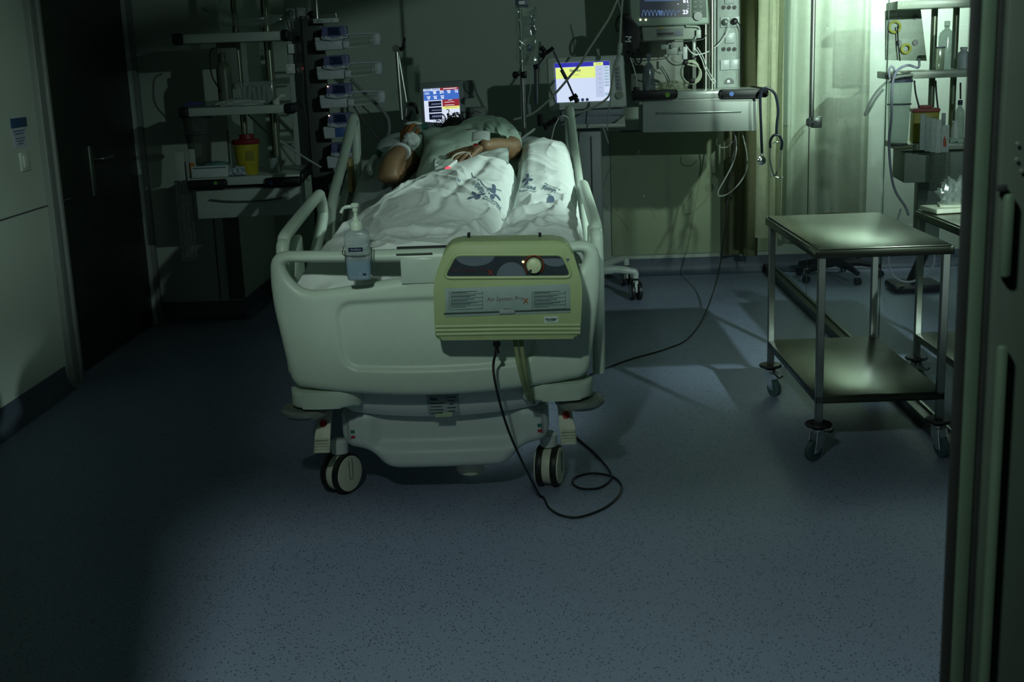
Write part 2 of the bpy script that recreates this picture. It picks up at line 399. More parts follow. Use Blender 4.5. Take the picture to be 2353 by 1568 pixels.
# the dark door in the left wall
DW = mk('dark_door_laminate', (.010, .016, .011), .45, var=.15, scale=6)
b = MB(); b.box((XL-.045, 6.515, 1.04), (.05, 1.33, 2.07), .002)
d1 = struct('door_1', b, DW)
FRM = mk('door_frame_steel', (.17, .20, .19), .4, var=.05)
b = MB(); b.box((XL+.005, 5.785, 1.06), (.05, .07, 2.12), .004); b.box((XL+.018, 5.835, 1.06), (.05, .03, 2.12), .004)
b.box((XL+.0, 7.2, 1.06), (.05, .05, 2.12), .004); b.box((XL, 6.5, 2.13), (.05, 1.46, .06), .004)
obj('door_frame', b, FRM, d1)
b = MB(); b.box((XL-.014, 6.42, .98), (.012, .045, .26), .004)
obj('handle_plate', b, mk('dull_plate', (.10, .13, .11), .4, metal=.6), d1)
b = MB(); b.tube(catmull([(XL-.01, 6.42, 1.04), (XL+.045, 6.42, 1.04), (XL+.055, 6.45, 1.04), (XL+.055, 6.55, 1.045)], 5), .009, 10)
obj('door_handle', b, STEEL, d1)
b = MB(); b.box((XL+.034, 5.842, .95), (.004, .022, .30), .001); obj('strike_plate', b, mk('strike_metal', (.20, .26, .17), .4, metal=.5), d1)

# glass partition between the cubicles
XG = 1.48
w1 = struct('window_1', MB().box((XG, 3.47, 1.25), (.010, 4.10, 2.36), 0), GLASS, smooth=False)
w2 = struct('window_2', MB().box((XG+.012, 6.32, 1.25), (.010, 1.56, 2.36), 0), GLASS, smooth=False)
w3 = struct('window_3', MB().box((XG, 7.70, 1.25), (.010, 1.16, 2.36), 0), GLASS, smooth=False)
EDG = mk('glass_edge', (.015, .03, .02), .3)
for w_, y in ((w1, 5.525), (w2, 7.105)): obj('glass_edge', MB().box((XG+.006, y, 1.25), (.004, .004, 2.36)), EDG, w_)
b = MB(); b.cyl((XG-.045, 6.80, 1.08), (XG-.045, 6.80, 2.0), .012, n=12); b.box((XG-.02, 6.80, 1.075), (.055, .05, .06), .006); b.cyl((XG, 6.8, 1.95), (XG-.045, 6.8, 1.95), .008)
obj('pull_bar', b, mk('satin_handle', (.30, .34, .30), .35, metal=.7), w2)
b = MB(); b.lathe([(.006, 0), (.006, .03), (.022, .034), (.024, .045), (.018, .055)], (XG-.03, 6.73, 1.08), (-1, 0, 0), 16); obj('knob', b, GRY, w2)
b = MB(); b.box((XG, 4.85, .026), (.07, 6.9, .052), .004)
t6 = struct('trim_6', b, mk('track_dark', (.06, .075, .06), .35, metal=.6))
obj('track_lip', MB().box((XG+.012, 4.85, .058), (.014, 6.9, .012), .002), STEELD, t6)
struct('trim_7', MB().box((XG, 4.85, 2.46), (.07, 6.9, .06), .004), FRM)
# sliding door stile beside the camera
z0, z1 = 0, 2.05
STM = mk('stile_green_metal', (.06, .09, .065), .4, metal=.3, var=.04)
STP = mk('stile_panel', (.03, .042, .034), .5, var=.04)
def stile(x0, x1, z0_, z1_, yo, dy, r):
    a_, b_ = P(x0, 400, YF-.02).x, P(x1, 400, YF-.02).x; return MB().box(((a_+b_)/2, YF+yo, (z0_+z1_)/2), (b_-a_, dy, z1_-z0_), r)
d2 = struct('door_2', stile(2247, 2282, 0, 2.05, -.005, .014, .004), STM)
obj('rubber_seal', stile(2222, 2248, 0, 2.05, -.006, .006, .002), RUB, d2)
obj('rubber_seal', stile(2281, 2300, 0, 2.05, -.006, .006, .001), RUB, d2)
obj('door_panel', stile(2299, 2480, 0, 2.05, -.010, .016, .003), STP, d2)
obj('edge_strip', stile(2308, 2332, 0, 1.17, -.026, .012, .004), STM, d2)
obj('edge_strip', stile(2306, 2330, 1.245, 1.335, -.024, .012, .004), STM, d2)
obj('panel_groove', stile(2290, 2312, 1.338, 1.345, -.024, .006, .001), RUB, d2)
b = MB()
for y_, x_ in ((330, 2338), (392, 2347), (366, 2336)): q = P(x_, y_, YF-.021); b.lathe([(.002, 0), (.002, .0006), (.001, .001)], q, (0, -1, 0), 12)
obj('panel_screws', b, mk('screw_metal', (.08, .10, .085), .5), d2)

# ---------------------------------------------------------------- things on the left wall
def wbox(yc, zc, wy, hz, t=.008, r=.002): return MB().box((XL+t/2, yc, zc), (t, wy, hz), r)
s1 = PX(42, 282, XL); 
solo('door_sign', wbox(s1.y, s1.z, .17, .042, .004, .001), mk('sign_blue', (.015, .06, .14), .5), 'small dark blue sign above two paper labels on left wall', 'sign')
b = MB(); s2 = PX(43, 304, XL); s3 = PX(46, 325, XL)
b.box((XL+.001, s2.y, s2.z), (.002, .15, .03)); b.mi = 1
for k in range(2): b.box((XL+.0026, s2.y, s2.z+.006-.012*k), (.001, .12-.03*k, .006))
solo('wall_label', b, [mk('paper_label', (.36, .40, .48), .7), INK], 'white paper label directly under the blue wall sign', 'label')
b = MB(); b.box((XL+.001, s3.y, s3.z), (.002, .13, .05)); b.mi = 1
for k in range(3): b.box((XL+.0026, s3.y, s3.z+.014-.012*k), (.001, .10-.02*k, .005))
solo('wall_label', b, [mk('paper_label2', (.36, .40, .48), .7), INK], 'lower paper label just above the light switch', 'label')
s4 = PX(55, 371, XL)
sw = thing('light_switch', 'white square rocker switch beside the dark door', 'switch', (XL, s4.y, s4.z))
obj('cover_plate', wbox(s4.y, s4.z, .10, .085, .010, .003), mk('switch_white', (.42, .50, .45), .4), sw)
obj('rocker', MB().box((XL+.0125, s4.y, s4.z), (.006, .062, .055), .002), mk('switch_white2', (.45, .53, .48), .35), sw)

# ---------------------------------------------------------------- curtains
def curtain(path, z0_, z1_, amp, folds, hem=0, flare=0, seed=0):
    pts = catmull(path, 12); n = len(pts); L_ = [0]
    for a_, b_ in zip(pts, pts[1:]): L_.append(L_[-1]+(b_-a_).length)
    def fn(u, v):
        s = u*(n-1); i = min(int(s), n-2); t = s-i; p = pts[i].lerp(pts[i+1], t); d = (pts[i+1]-pts[i]).normalized(); nn = V((d.y, -d.x, 0))
        z = z0_+(z1_-z0_)*v
        a_ = amp*(.55+.45*(1-v))*(sin(2*pi*folds*u+1.5*noise.noise(V((u*3, seed, 0)))+.6*sin(z*2))+.35*noise.noise(V((u*9, z*1.5, seed))))
        p = p+nn*a_; return V((p.x, p.y, z+hem*u))
    b_ = MB(); b_.grid(fn, int(26*folds), 24)
    geom = bmesh.ops.solidify(b_.bm, geom=b_.bm.faces[:], thickness=.0025); return b_
solo('curtain', curtain([(1.315, 7.80, 0), (1.37, 7.72, 0), (1.42, 7.72, 0), (1.452, 7.64, 0)], .31, 2.42, .020, 2.3, seed=3), CURT, 'bright cream privacy curtain gathered along the glass partition', 'curtain')
solo('curtain', curtain([(1.36, 8.05, 0), (1.27, 8.16, 0), (1.16, 8.2, 0)], .14, 2.42, .028, 2.2, seed=8), mk('curtain_shaded', (.27, .28, .17), .9, var=.05, bump=.2), 'shaded olive curtain reaching lower down behind the socket column', 'curtain')  # shade on this unlit panel is painted into its darker cloth
solo('curtain', curtain([(1.56, 8.15, 0), (1.8, 8.2, 0), (2.1, 8.22, 0)], .22, 2.42, .022, 4, seed=5), mk('light_band_cloth', (.50, .58, .48), .9, var=.04, sheer=.2), 'added pale green curtain standing in for faint light bands behind the glass', 'curtain')  # bands of light behind the glass, given shape as an added curtain

# ================================================================ THE BED
BO = (-.367, 3.95, 0); BA = radians(1.15)
BM = Matrix.Translation(V(BO)) @ Matrix.Rotation(BA, 4, 'Z')
def T(x, y, z): return BM @ V((x, y, z))
def TP(pts): return [T(*p) for p in pts]
AX = BM.to_3x3()
bed = thing('hospital_bed', 'white electric hospital bed with rounded footboard and big twin wheels', 'bed', BO, BA)
# ---- footboard
def bend(x): return -.055*(1-min(1, abs(x)/.53)**2)
outl = []
for (x, z) in fillet([(-.530, .905), (-.536, .76), (-.487, .452), (.487, .452), (.536, .76), (.530, .905)], [.06, .25, .05, .05, .25, .06], 7):
    if z < .47: pass
    outl.append((x, z))
# bottom edge sags towards the middle
lo = [(-.44+.88*i/20, .452-.030*(1-(2*i/20-1)**2)) for i in range(21)]
full = []
for p in outl:
    if p[1] < .4525 and abs(p[0]) < .45: continue
    full.append(p)
ins = [i for i, p in enumerate(full) if p[0] < 0][-1]
full = full[:ins+1] + lo + full[ins+1:]
def hole(s):
    h = fillet([(.485, .868), (.475, .83), (.43, .778), (.36, .778), (.095, .815), (.095, .862)], [.02, .06, .07, .1, .012, .012], 6)
    return [(s*x, z) for x, z in h]
me = plate(full, [hole(1), hole(-1)], .062, .028, .0065, 5)
def sstep(a, b_, x):
    t = max(0, min(1, (x-a)/(b_-a))); return t*t*(3-2*t)
for v in me.vertices:
    x, y, z = v.co
    if y < 0:
        # broad shallow recess in the lower panel
        zt = .745+.012*(1-(x/.35)**2); zb = .515-.012*(1-(x/.35)**2)
        dx = .325-abs(x)+(z-.63)*.06; dz = min(zt-z, z-zb); d = min(dx, dz)
        if dx < .06 and dz < .06: d = .06-sqrt(max(0, .06-dx)**2+max(0, .06-dz)**2)
        y += .014*sstep(0, .022, d)
    # lean outwards towards the bottom, bulge in plan
    v.co = (x, y+bend(x)-.0, z)
me.transform(BM); me.materials.append(PLA)
fb = link('footboard', me, bed, True, None, 180)
# slots in the middle of the top bar and card holder
ch = obj('card_holder', MB().box(T(-.035, bend(0)-.034, .838), (.135, .006, .080), .003, AX), mk('card_holder_clear', (.50, .60, .53), .25, var=.02), fb)
def strip(x0, x1, z, h, y, mat, name, t=.004):
    b_ = MB(); b_.grid(lambda u, v: T(x0+(x1-x0)*u, bend(x0+(x1-x0)*u)-y, z-h/2+h*v), 12, 2); bmesh.ops.solidify(b_.bm, geom=b_.bm.faces[:], thickness=t); return obj(name, b_, mat, fb)
strip(-.115, .07, .908, .010, .004, DKG, 'document_slot', .03)
strip(-.115, .0, .892, .007, .0325, CHR, 'top_rail_insert')
# ---- mattress deck and frame (running back under the mattress)
b = MB(); b.box(T(0, 1.05, .68), (.80, 1.95, .10), .02, AX); obj('mattress_deck', b, PLB, bed)
b = MB()
b.box(T(0, .62, .33), (.62, .9, .08), .02, AX); b.box(T(0, 1.5, .33), (.62, 1.2, .08), .02, AX)
b.box(T(-.2, 1.2, .45), (.09, .5, .40), .02, AX); b.box(T(.2, 1.2, .45), (.09, .5, .40), .02, AX)
obj('undercarriage', b, mk('frame_grey', (.35, .38, .37), .45), bed)
# upper base cover: a shallow tray under the footboard
def cover_front(top_, bot, hw_t, hw_b, y0, depth, bulge=.03, name='c', rb=.05):
    n = 24; b_ = MB(); R = []
    prof = [(0, top_, hw_t), (.0, (top_+bot)/2+.02, hw_t*.999), (.002, bot+rb, hw_t*.995), (.012, bot+rb*.4, (hw_t*.35+hw_b*.65)), (.03, bot, hw_b), (.10, bot-.002, hw_b*.97)]
    for (dy, z, hw) in prof:
        row = []
        for i in range(n+1):
            u = -1+2*i/n; x = hw*u; yy = y0+dy-bulge*(1-u*u)+.0
            if abs(u) > .93: yy += (abs(u)-.93)/.07*.04
            zz = z+ (.018*u*u if z < top_-.01 else -.0)
            row.append(b_.bm.verts.new(T(x, yy, zz)))
        R.append(row)
    back = [b_.bm.verts.new(T(hw_t*(-1+2*i/n), y0+depth, top_)) for i in range(n+1)]
    backb = [b_.bm.verts.new(T(hw_b*.97*(-1+2*i/n), y0+depth, bot)) for i in range(n+1)]
    R = [back]+R+[backb]
    for A_, B_ in zip(R, R[1:]):
        for i in range(n): b_.bm.faces.new((A_[i], A_[i+1], B_[i+1], B_[i]))
    b_.bm.faces.new([r[0] for r in R][::-1]); b_.bm.faces.new([r[-1] for r in R])
    for i in range(n): b_.bm.faces.new((R[0][i+1], R[0][i], R[-1][i], R[-1][i+1]))
    return b_
bc = obj('base_cover', cover_front(.44, .318, .385, .34, .06, .35, .045), PLB, bed)
# type plate on the base cover
def onb(x, z, y): return T(x, y-.045*(1-(x/.385)**2)+.06, z)
b = MB(); b.box(onb(.002, .375, -.0012), (.105, .003, .068), .001, AX); b.mi = 1
b.text('linis', onb(-.028, .388, -.003), AX@V((1, 0, 0)), (0, 0, 1), .016, .001, bold=.0006)
for k in range(4): b.box(onb(-.02, .372-.011*k, -.0033), (.045-.006*(k % 2), .001, .0025), 0, AX)
for k in range(5): b.box(onb(.03, .392-.012*k, -.0033), (.03-.008*(k % 3), .001, .003), 0, AX)
obj('type_plate', b, [mk('plate_grey', (.28, .34, .33), .5), INKD], bc)
b = MB(); b.box(onb(.002, .332, .0), (.058, .004, .016), .001, AX); obj('green_sticker', b, mk('sticker_green', (.36, .48, .30), .6), bc)
# lower chassis cover with arched wheel cut-outs
o2 = fillet([(-.355, .330), (-.355, .235), (-.335, .205), (-.255, .190), (-.205, .125), (.205, .125), (.255, .190), (.335, .205), (.355, .235), (.355, .330)], [.01, .03, .03, .05, .05, .05, .05, .03, .03, .01], 5)
me = plate([(x, z) for x, z in o2], [], .20, .03, .009, 4)
for v in me.vertices:
    x, y, z = v.co; yb = -.03*(1-(x/.36)**2)
    if y < 0: yb += .035*sstep(.03, .08, z-.15)*sstep(0, .06, .27-abs(x))
    v.co = (x, y+.19+yb, z)
me.transform(BM); me.materials.append(PLB)
lc = link('chassis_cover', me, bed, True, None, 180)
for s in (-1, 1):
    b = MB(); b.box(T(s*.318, .088, .275), (.035, .006, .085), .002, AX); b.mi = 1
    b.box(T(s*.318+.004, .0835, .262), (.016, .003, .012), 0, AX); b.mi = 2; b.box(T(s*.318+.004, .0835, .243), (.016, .003, .010), 0, AX)
    obj('brake_label', b, [mk('label_grey', (.30, .34, .34), .5), mk('label_green', (.03, .16, .12), .5), mk('label_red', (.3, .03, .03), .5)], lc)
# small service foot in the middle
obj('foot_cup', MB().lathe([(.05, .085), (.052, .12), (.045, .078), (.02, .074)][::-1], T(.075, .20, -.012), (0, 0, 1), 20), CREAM, bed)
# corner arms, bumper discs, pedals
for s in (-1, 1):
    def q(x, y, z): return T(s*x, y, z)
    out_ = fillet([(.490, -.030), (.510, .07), (.40, .13), (.28, .10), (.262, .01), (.300, -.045), (.42, -.050)], .04, 5)
    b = MB(); b.prism([T(s*x, y, .382) for x, y in out_][::s], (0, 0, .058), .014, 3)
    b.lathe([(.035, 0), (.04, .01), (.03, .016)], q(.445, .05, .438), (0, 0, 1), 16)
    obj('corner_arm', b, PLA, bed)
    b = MB(); b.lathe([(.03, -.006), (.065, 0), (.083, .014), (.085, .024), (.078, .032), (.03, .036)], q(.458, .04, .338), (0, 0, 1), 28); b.cyl(q(.450, .05, .36), q(.450, .05, .40), .02)
    obj('bumper_roller', b, mk('bumper_grey', (.20, .23, .20), .25), bed)
    b = MB(); M = AX @ Matrix.Rotation(radians(-38), 3, 'X')
    b.prism([T(s*x, y, z) for x, y, z in [(.382, .10, .345), (.425, .10, .345), (.440, .055, .262), (.445, .03, .205), (.390, .03, .205), (.388, .055, .262)]][::s], AX@V((0, .02, .006)), .005, 2)
    for k in range(5):
        z = .250-.010*k; b.box(T(s*(.4165), .044-.003*k, z), (.046, .008, .004), .001, AX)
    pd = obj('brake_pedal', b, CREAM, bed)
    b = MB(); b.lathe([(.013, 0), (.013, .003)], T(s*.412, .075, .297), AX@V((0, -1, .35)), 16); obj('brake_dot', b, mk('red_dot', (.42, .03, .01), .5), pd, label='round red brake mark')
# wheels (all four corners)
def wheel(cx, cy, ang, nm='wheel'):
    R_ = .073; ax = AX @ V((cos(ang), sin(ang), 0)); c = T(cx, cy, R_+.002)
    par = bed
    b_ = MB()
    b_.lathe([(.02, -.026), (R_*.86, -.026), (R_*.9, -.020), (R_*.9, .020), (R_*.86, .026), (.02, .026)], c, ax, 32)
    hub = obj('wheel_hub', b_, CREAM, par)
    b_ = MB()
    for s_ in (-1, 1):
        b_.lathe([(R_*.88, s_*.014), (R_*.98, s_*.016), (R_, s_*.021), (R_, s_*.031), (R_*.98, s_*.036), (R_*.86, s_*.038)], c, ax, 36)
    obj('tyre', b_, RUB, par)
    b_ = MB()
    for s_ in (-1, 1): b_.lathe([(R_*.875, s_*.036), (R_*.87, s_*.042), (R_*.6, s_*.0445), (.01, s_*.045)], c, ax, 36)
    wc = obj('wheel_cap', b_, CREAM, par)
    a_, b2_, _ = frame(ax); b_ = MB()
    slot = [c+ax*.0455+(a_*0+V((0, 0, 1))*z_)+a_*(x_) for x_, z_ in [(.008, .055), (.008, -.01), (.0, -.02), (-.008, -.01), (-.008, .05)]]
    b_.tube(catmull(slot, 5), .0012, 5); obj('cap_groove', b_, DKG, wc)
    b_ = MB(); b_.lathe([(.012, .0), (.03, .01), (.032, .05), (.02, .06)], T(cx, cy, 2*R_-.008), (0, 0, 1), 16); obj('wheel_stem', b_, PLB, par)
wheel(-.385, .215, radians(-32)); wheel(.352, .215, radians(-14)); wheel(-.34, 1.95, radians(20)); wheel(.34, 1.95, radians(8))
# ---- side rails
def rail(name, s, pts, r, inner, panel, yv):
    X = s*(.515 if s < 0 else .532)
    b_ = MB(); b_.tube([T(X+dx, y, z) for (dx, y, z) in catmull(pts, 6)], r, 12); rl = obj(name, b_, PLA, bed)
    b_ = MB(); b_.prism([T(X-.016, y, z) for y, z in panel], AX@V((.032, 0, 0)), .012, 2); obj('rail_panel', b_, PLA, rl)
    return rl
for s in (-1, 1):
    # foot rails: raised loops standing beside the calves
    P_ = [(0, .18, .42 if s > 0 else .46), (0, .14, .62), (0, .13, .86), (0, .16, .905), (0, .26, .93), (0, .90, .975), (0, .98, .965), (0, 1.02, .92), (0, 1.0, .87), (0, .80, .78), (0, .62, .70), (0, .58, .60)]
    rail('foot_side_rail', s, P_, .022, None, fillet([(.17, .46), (.17, .70), (.34, .88), (.44, .90), (.44, .70), (.56, .60), (.56, .46)], .02, 3), 0)
    P_ = [(0, 1.14, .56), (0, 1.16, .72), (0, 1.20, .84), (0, 1.34, .93), (0, 1.66, 1.04), (0, 2.02, 1.175), (0, 2.12, 1.215), (0, 2.18, 1.205), (0, 2.20, 1.15), (0, 2.18, 1.05), (0, 2.1, .85), (0, 2.04, .68)]
    rail('head_side_rail', s, P_, .023, None, fillet([(1.15, .56), (1.16, .80), (1.26, .83), (1.38, .80), (1.9, .98), (2.06, 1.0), (2.0, .68), (1.9, .56)], .03, 3), 0)
# headboard
me = plate(fillet([(-.46, .70), (-.48, 1.16), (.48, 1.16), (.46, .70)], [.03, .09, .09, .03], 6), [], .04, .018, .012, 3)
for v in me.vertices: v.co = (v.co.x, v.co.y+2.34, v.co.z-.13)
me.transform(BM); me.materials.append(PLA); link('headboard', me, bed, True, None, 180)
# instrument on the left head rail
b = MB(); b.box(T(-.49, 1.75, .98), (.02, .10, .16), .01, AX); obj('hand_control', b, mk('control_ochre', (.30, .24, .08), .5), bed)

# ---------------------------------------------------------------- mattress and sheets
def zm(y):   # mattress surface, bed-local y
    return .80+.03*y + .17*sstep(.75, 1.75, y)
b = MB()
def mat_fn(u, v):
    a_ = 2*pi*u; cx, cz = cos(a_), sin(a_); k = 5
    x = .435*math.copysign(abs(cx)**(2/k), cx); zz = .08*math.copysign(abs(cz)**(2/k), cz)
    y = .10+2.10*v; return T(x, y, zm(y)-.08+zz)
b.grid(mat_fn, 48, 40, True); R0 = b.bm.verts
bmesh.ops.holes_fill(b.bm, edges=b.bm.edges[:])
obj('mattress', b, mk('mattress_cover', (.35, .42, .42), .7), bed)
def bottom(u, v):
    y = .085+2.14*v; x = -.47+.94*u; e = max(0, abs(x)-.40)
    z = zm(y)+.012-e*e*38+.010*noise.noise(V((x*6, y*5, 1)))+.006*noise.noise(V((x*17, y*15, 2)))
    if v < .04: z -= (.04-v)*3.0
    return T(x, y, z)
b = MB(); b.grid(bottom, 60, 110); bmesh.ops.solidify(b.bm, geom=b.bm.faces[:], thickness=.003)
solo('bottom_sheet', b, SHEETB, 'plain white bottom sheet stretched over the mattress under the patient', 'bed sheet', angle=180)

# ================================================================ PATIENT AND COVERS
def skin_pts(d): return [P(*d)] 
# pillow under the head
b = MB()
def pil(u, v):
    a_ = 2*pi*u; th = pi*v; x = .34*math.copysign(abs(cos(a_))**.7, cos(a_))*sin(th)**.5; y = .19*math.copysign(abs(sin(a_))**.7, sin(a_))*sin(th)**.5; z = -.07*cos(th)
    z += .01*noise.noise(V((x*9, y*9, z*4)))
    return V((-.47+x, 6.0+y*.9, 1.075+z+.12*y))
b.grid(pil, 40, 16, True)
solo('pillow', b, mk('pillow_cover', (.50, .57, .56), .85, bump=.2), 'white pillow under the patient at the head of the bed', 'pillow', angle=180)

man = thing('person', 'patient lying on their back in a pale green gown, one hand resting on the belly', 'person', (-.38, 5.3, .9))
SHR = P(1163, 322, 5.60); SHL = V((-.555, 5.64, 1.105))
ELR = P(1166, 347, 5.32); WRR = P(1103, 338, 5.13)
ELL = P(889, 411, 5.08); WRL = P(930, 336, 5.33)
body_v = [V((-.37, 5.02, .955)), V((-.375, 5.24, 1.01)), V((-.375, 5.46, 1.085)), V((-.38, 5.64, 1.12)), V((-.40, 5.76, 1.13)), V((-.42, 5.84, 1.135)),
          SHR, SHR.lerp(ELR, .5)+V((.015, 0, -.005)), ELR, ELR.lerp(WRR, .45)+V((0, 0, .006)), WRR,
          SHL, SHL.lerp(ELL, .5)+V((-.02, 0, -.02)), ELL, ELL.lerp(WRL, .4)+V((-.012, 0, .01)), WRL,
          V((-.29, 4.86, .915)), V((-.27, 4.62, .905)), V((-.29, 4.36, .855)), V((-.30, 4.28, .868)),
          V((-.46, 4.86, .91)), V((-.50, 4.62, .90)), V((-.50, 4.36, .855)), V((-.49, 4.28, .868))]
body_e = [(0, 1), (1, 2), (2, 3), (3, 4), (4, 5), (3, 6), (6, 7), (7, 8), (8, 9), (9, 10), (3, 11), (11, 12), (12, 13), (13, 14), (14, 15), (0, 16), (16, 17), (17, 18), (18, 19), (0, 20), (20, 21), (21, 22), (22, 23)]
rad = [(.14, .10), (.145, .105), (.15, .105), (.11, .08), .054, .054, .060, .058, .054, .048, .031, .052, .050, .049, .046, .031, .058, .040, .026, .022, .058, .040, .026, .022]
body = skin('body', body_v, body_e, rad, SKIN, man, 0, 2)
# head (turned slightly, seen from below the chin) with face
HC = V((-.420, 5.97, 1.100)); HX = Matrix.Rotation(radians(-8), 3, 'Y') @ Matrix.Rotation(radians(62), 3, 'X') 
b = MB(); n = 28; R = []
def head_r(th, ph):
    x = .076*sin(th)*cos(ph); y = .098*sin(th)*sin(ph); z = .115*cos(th)
    if z < 0: x *= 1-.28*(-z/.115)**1.5; y = y*(1-.18*(-z/.115)) - .010*(-z/.115)
    f = max(0, -y/.098)
    # nose, brow, eye hollows, lips, chin
    y -= .026*math.exp(-((x/.013)**2+((z+.012)/.020)**2))*(f > .2)
    y -= .012*math.exp(-((x/.010)**2+((z-.012)/.022)**2))*(f > .2)
    y += .008*(math.exp(-(((x-.030)/.015)**2+((z-.018)/.011)**2))+math.exp(-(((x+.030)/.015)**2+((z-.018)/.011)**2)))*(f > .2)
    y -= .007*math.exp(-((x/.024)**2+((z+.052)/.009)**2))*(f > .2)
    y -= .008*math.exp(-((x/.020)**2+((z+.090)/.016)**2))*(f > .1)
    return V((x, y, z))
for i in range(1, n):
    R.append([b.bm.verts.new(HC+HX@head_r(pi*i/n, 2*pi*k/36)) for k in range(36)])
for A_, B_ in zip(R, R[1:]):
    for k in range(36): b.bm.faces.new((A_[k], B_[k], B_[(k+1) % 36], A_[(k+1) % 36]))
b.bm.faces.new(R[0]); b.bm.faces.new(R[-1][::-1])
head = obj('head', b, SKIN, man, angle=180)
for s in (-1, 1): obj('ear', MB().ball(HC+HX@V((s*.078, .006, .0)), .026, 10, (.35, .7, 1.1), HX), SKIN, man, angle=180)
for s in (-1, 1): obj('eyelid', MB().ball(HC+HX@V((s*.030, -.088, .018)), .0125, 10, (1, .6, .7), HX), mk('eyelid_skin', (.30, .14, .08), .5), man, angle=180)
b = MB(); b.tube(catmull([HC+HX@V((x, -.1075+abs(x)*.25, -.052)) for x in (-.022, -.01, 0, .01, .022)], 3), .0028, 6); obj('mouth', b, mk('lips', (.28, .08, .06), .5), man)
# hair cap and locks spreading over the pillow
b = MB()
def hair(u, v):
    ph = 2*pi*u; th = .02+1.70*v
    p = head_r(th, ph); s_ = 1.10+.05*noise.noise(V((cos(ph)*3, sin(ph)*3, th*3)))
    if p.y < -.03 and th > .95: s_ = .97
    return HC+HX@(p*s_)
b.grid(hair, 40, 16, True)
for k in range(45):
    a_ = random.uniform(-pi*.05, pi*1.05); r0 = HC+HX@V((.078*cos(a_), .05+.04*sin(a_)*random.random(), .03+.085*random.random()))
    d = V((random.gauss(.25, .5), random.gauss(.1, .3), random.gauss(.7, .4))).normalized()
    l = random.uniform(.012, .022); cu_ = V((random.gauss(0, 1), random.gauss(0, 1), random.gauss(0, 1)))*.018
    b.tube(catmull([r0, r0+d*l*.5+cu_, r0+d*l+cu_*.2, r0+d*l*1.1-cu_*.8], 3), [.0022, .002, .0018, .0016, .0014, .0012, .001, .001, .0008, .0006], 4)
for (x0, y0, x1, y1, n_) in [(1022, 268, 1082, 262, 26)]:
    for k in range(n_):
        t = k/n_; p = P(x0+(x1-x0)*t+random.uniform(-3, 3), y0+(y1-y0)*t+3, 5.99)
        q_ = p+V((random.gauss(0, .012), .01, random.uniform(.008, .02)))
        b.tube(catmull([p-V((0, 0, .03)), p, q_, q_+V((random.gauss(.012, .01), 0, -.006))], 3), .0016, 4)
b.tube(catmull([P(1034, 272, 5.98), P(1029, 264, 5.98), P(1032, 255, 5.98), P(1030, 252, 5.98), P(1026, 252, 5.98)], 4), .0020, 5)
obj('hair', b, HAIR, man, angle=180)

# hands: palm plus five separate bent fingers, one skinned surface each
def hand(name, W_, K, N, side, curl, mats, spread=.018, L=1.0):
    "W_ wrist point, K direction to the knuckles, N back-of-hand normal, side = thumb side (+1/-1)"
    K = V(K).normalized(); N = V(N); N = (N-K*N.dot(K)).normalized(); S_ = K.cross(N)*side
    vs = [V(W_), V(W_)+K*.035*L]; es = [(0, 1)]; rs = [(.030, .021), (.036, .017)]
    base = []
    for i, (off, fwd_, ln) in enumerate([(.030, .086, .072), (.010, .092, .082), (-.011, .088, .075), (-.031, .078, .058)]):
        m = V(W_)+K*.055*L+S_*off*.8; vs.append(m); es.append((1, len(vs)-1)); rs.append(.0145); mi = len(vs)-1
        k0 = V(W_)+K*fwd_*L+S_*off; vs.append(k0); es.append((mi, mi+1)); rs.append(.0115); last = mi+1
        d = K+S_*off*2.2; d.normalize(); c = curl*(1+.12*i)
        for j, seg in enumerate((.46, .31, .23)):
            ang = c*(.55, 1.0, .7)[j]; d = (Quaternion(S_*side*-1, 0) @ d); d = (d*cos(ang)-N*sin(ang)).normalized()
            vs.append(vs[last]+d*ln*seg*L); es.append((last, len(vs)-1)); last = len(vs)-1; rs.append((.0095, .0086, .0072)[j])
            N2 = (N*cos(ang)+d*0).normalized()
        base.append(last)
    # thumb from the side of the palm near its base
    t0 = V(W_)+K*.028*L+S_*.026-N*.004; vs.append(t0); es.append((1, len(vs)-1)); rs.append(.014); last = len(vs)-1
    d = (K*.62+S_*.72-N*.25).normalized()
    for ln, r_ in ((.034, .0115), (.030, .0100), (.022, .0082)):
        vs.append(vs[last]+d*ln*L); es.append((last, len(vs)-1)); last = len(vs)-1; rs.append(r_); d = (d+K*.35-N*.12).normalized()
    h = skin(name, vs, es, rs, mats, man, 0, 2)
    return h, vs
KN = P(1050, 360, 5.03); 
hr, hv = hand('right_hand', WRR+V((.012, .01, 0)), KN-WRR, V((0, -.45, 1)), 1, .62, SKIN, L=1.34)
# nails
for idx in (6, 11, 16, 21):
    obj('fingernail', MB().ball(hv[idx]+V((0, -.003, .005)), .006, 8, (.9, 1.1, .45)), mk('nails', (.50, .30, .22), .35), man, angle=180)
hl, hv2 = hand('left_hand', WRL, V((.10, .30, .95)), V((-.75, -.6, .25)), 1, 1.05, SKINB, L=.80)
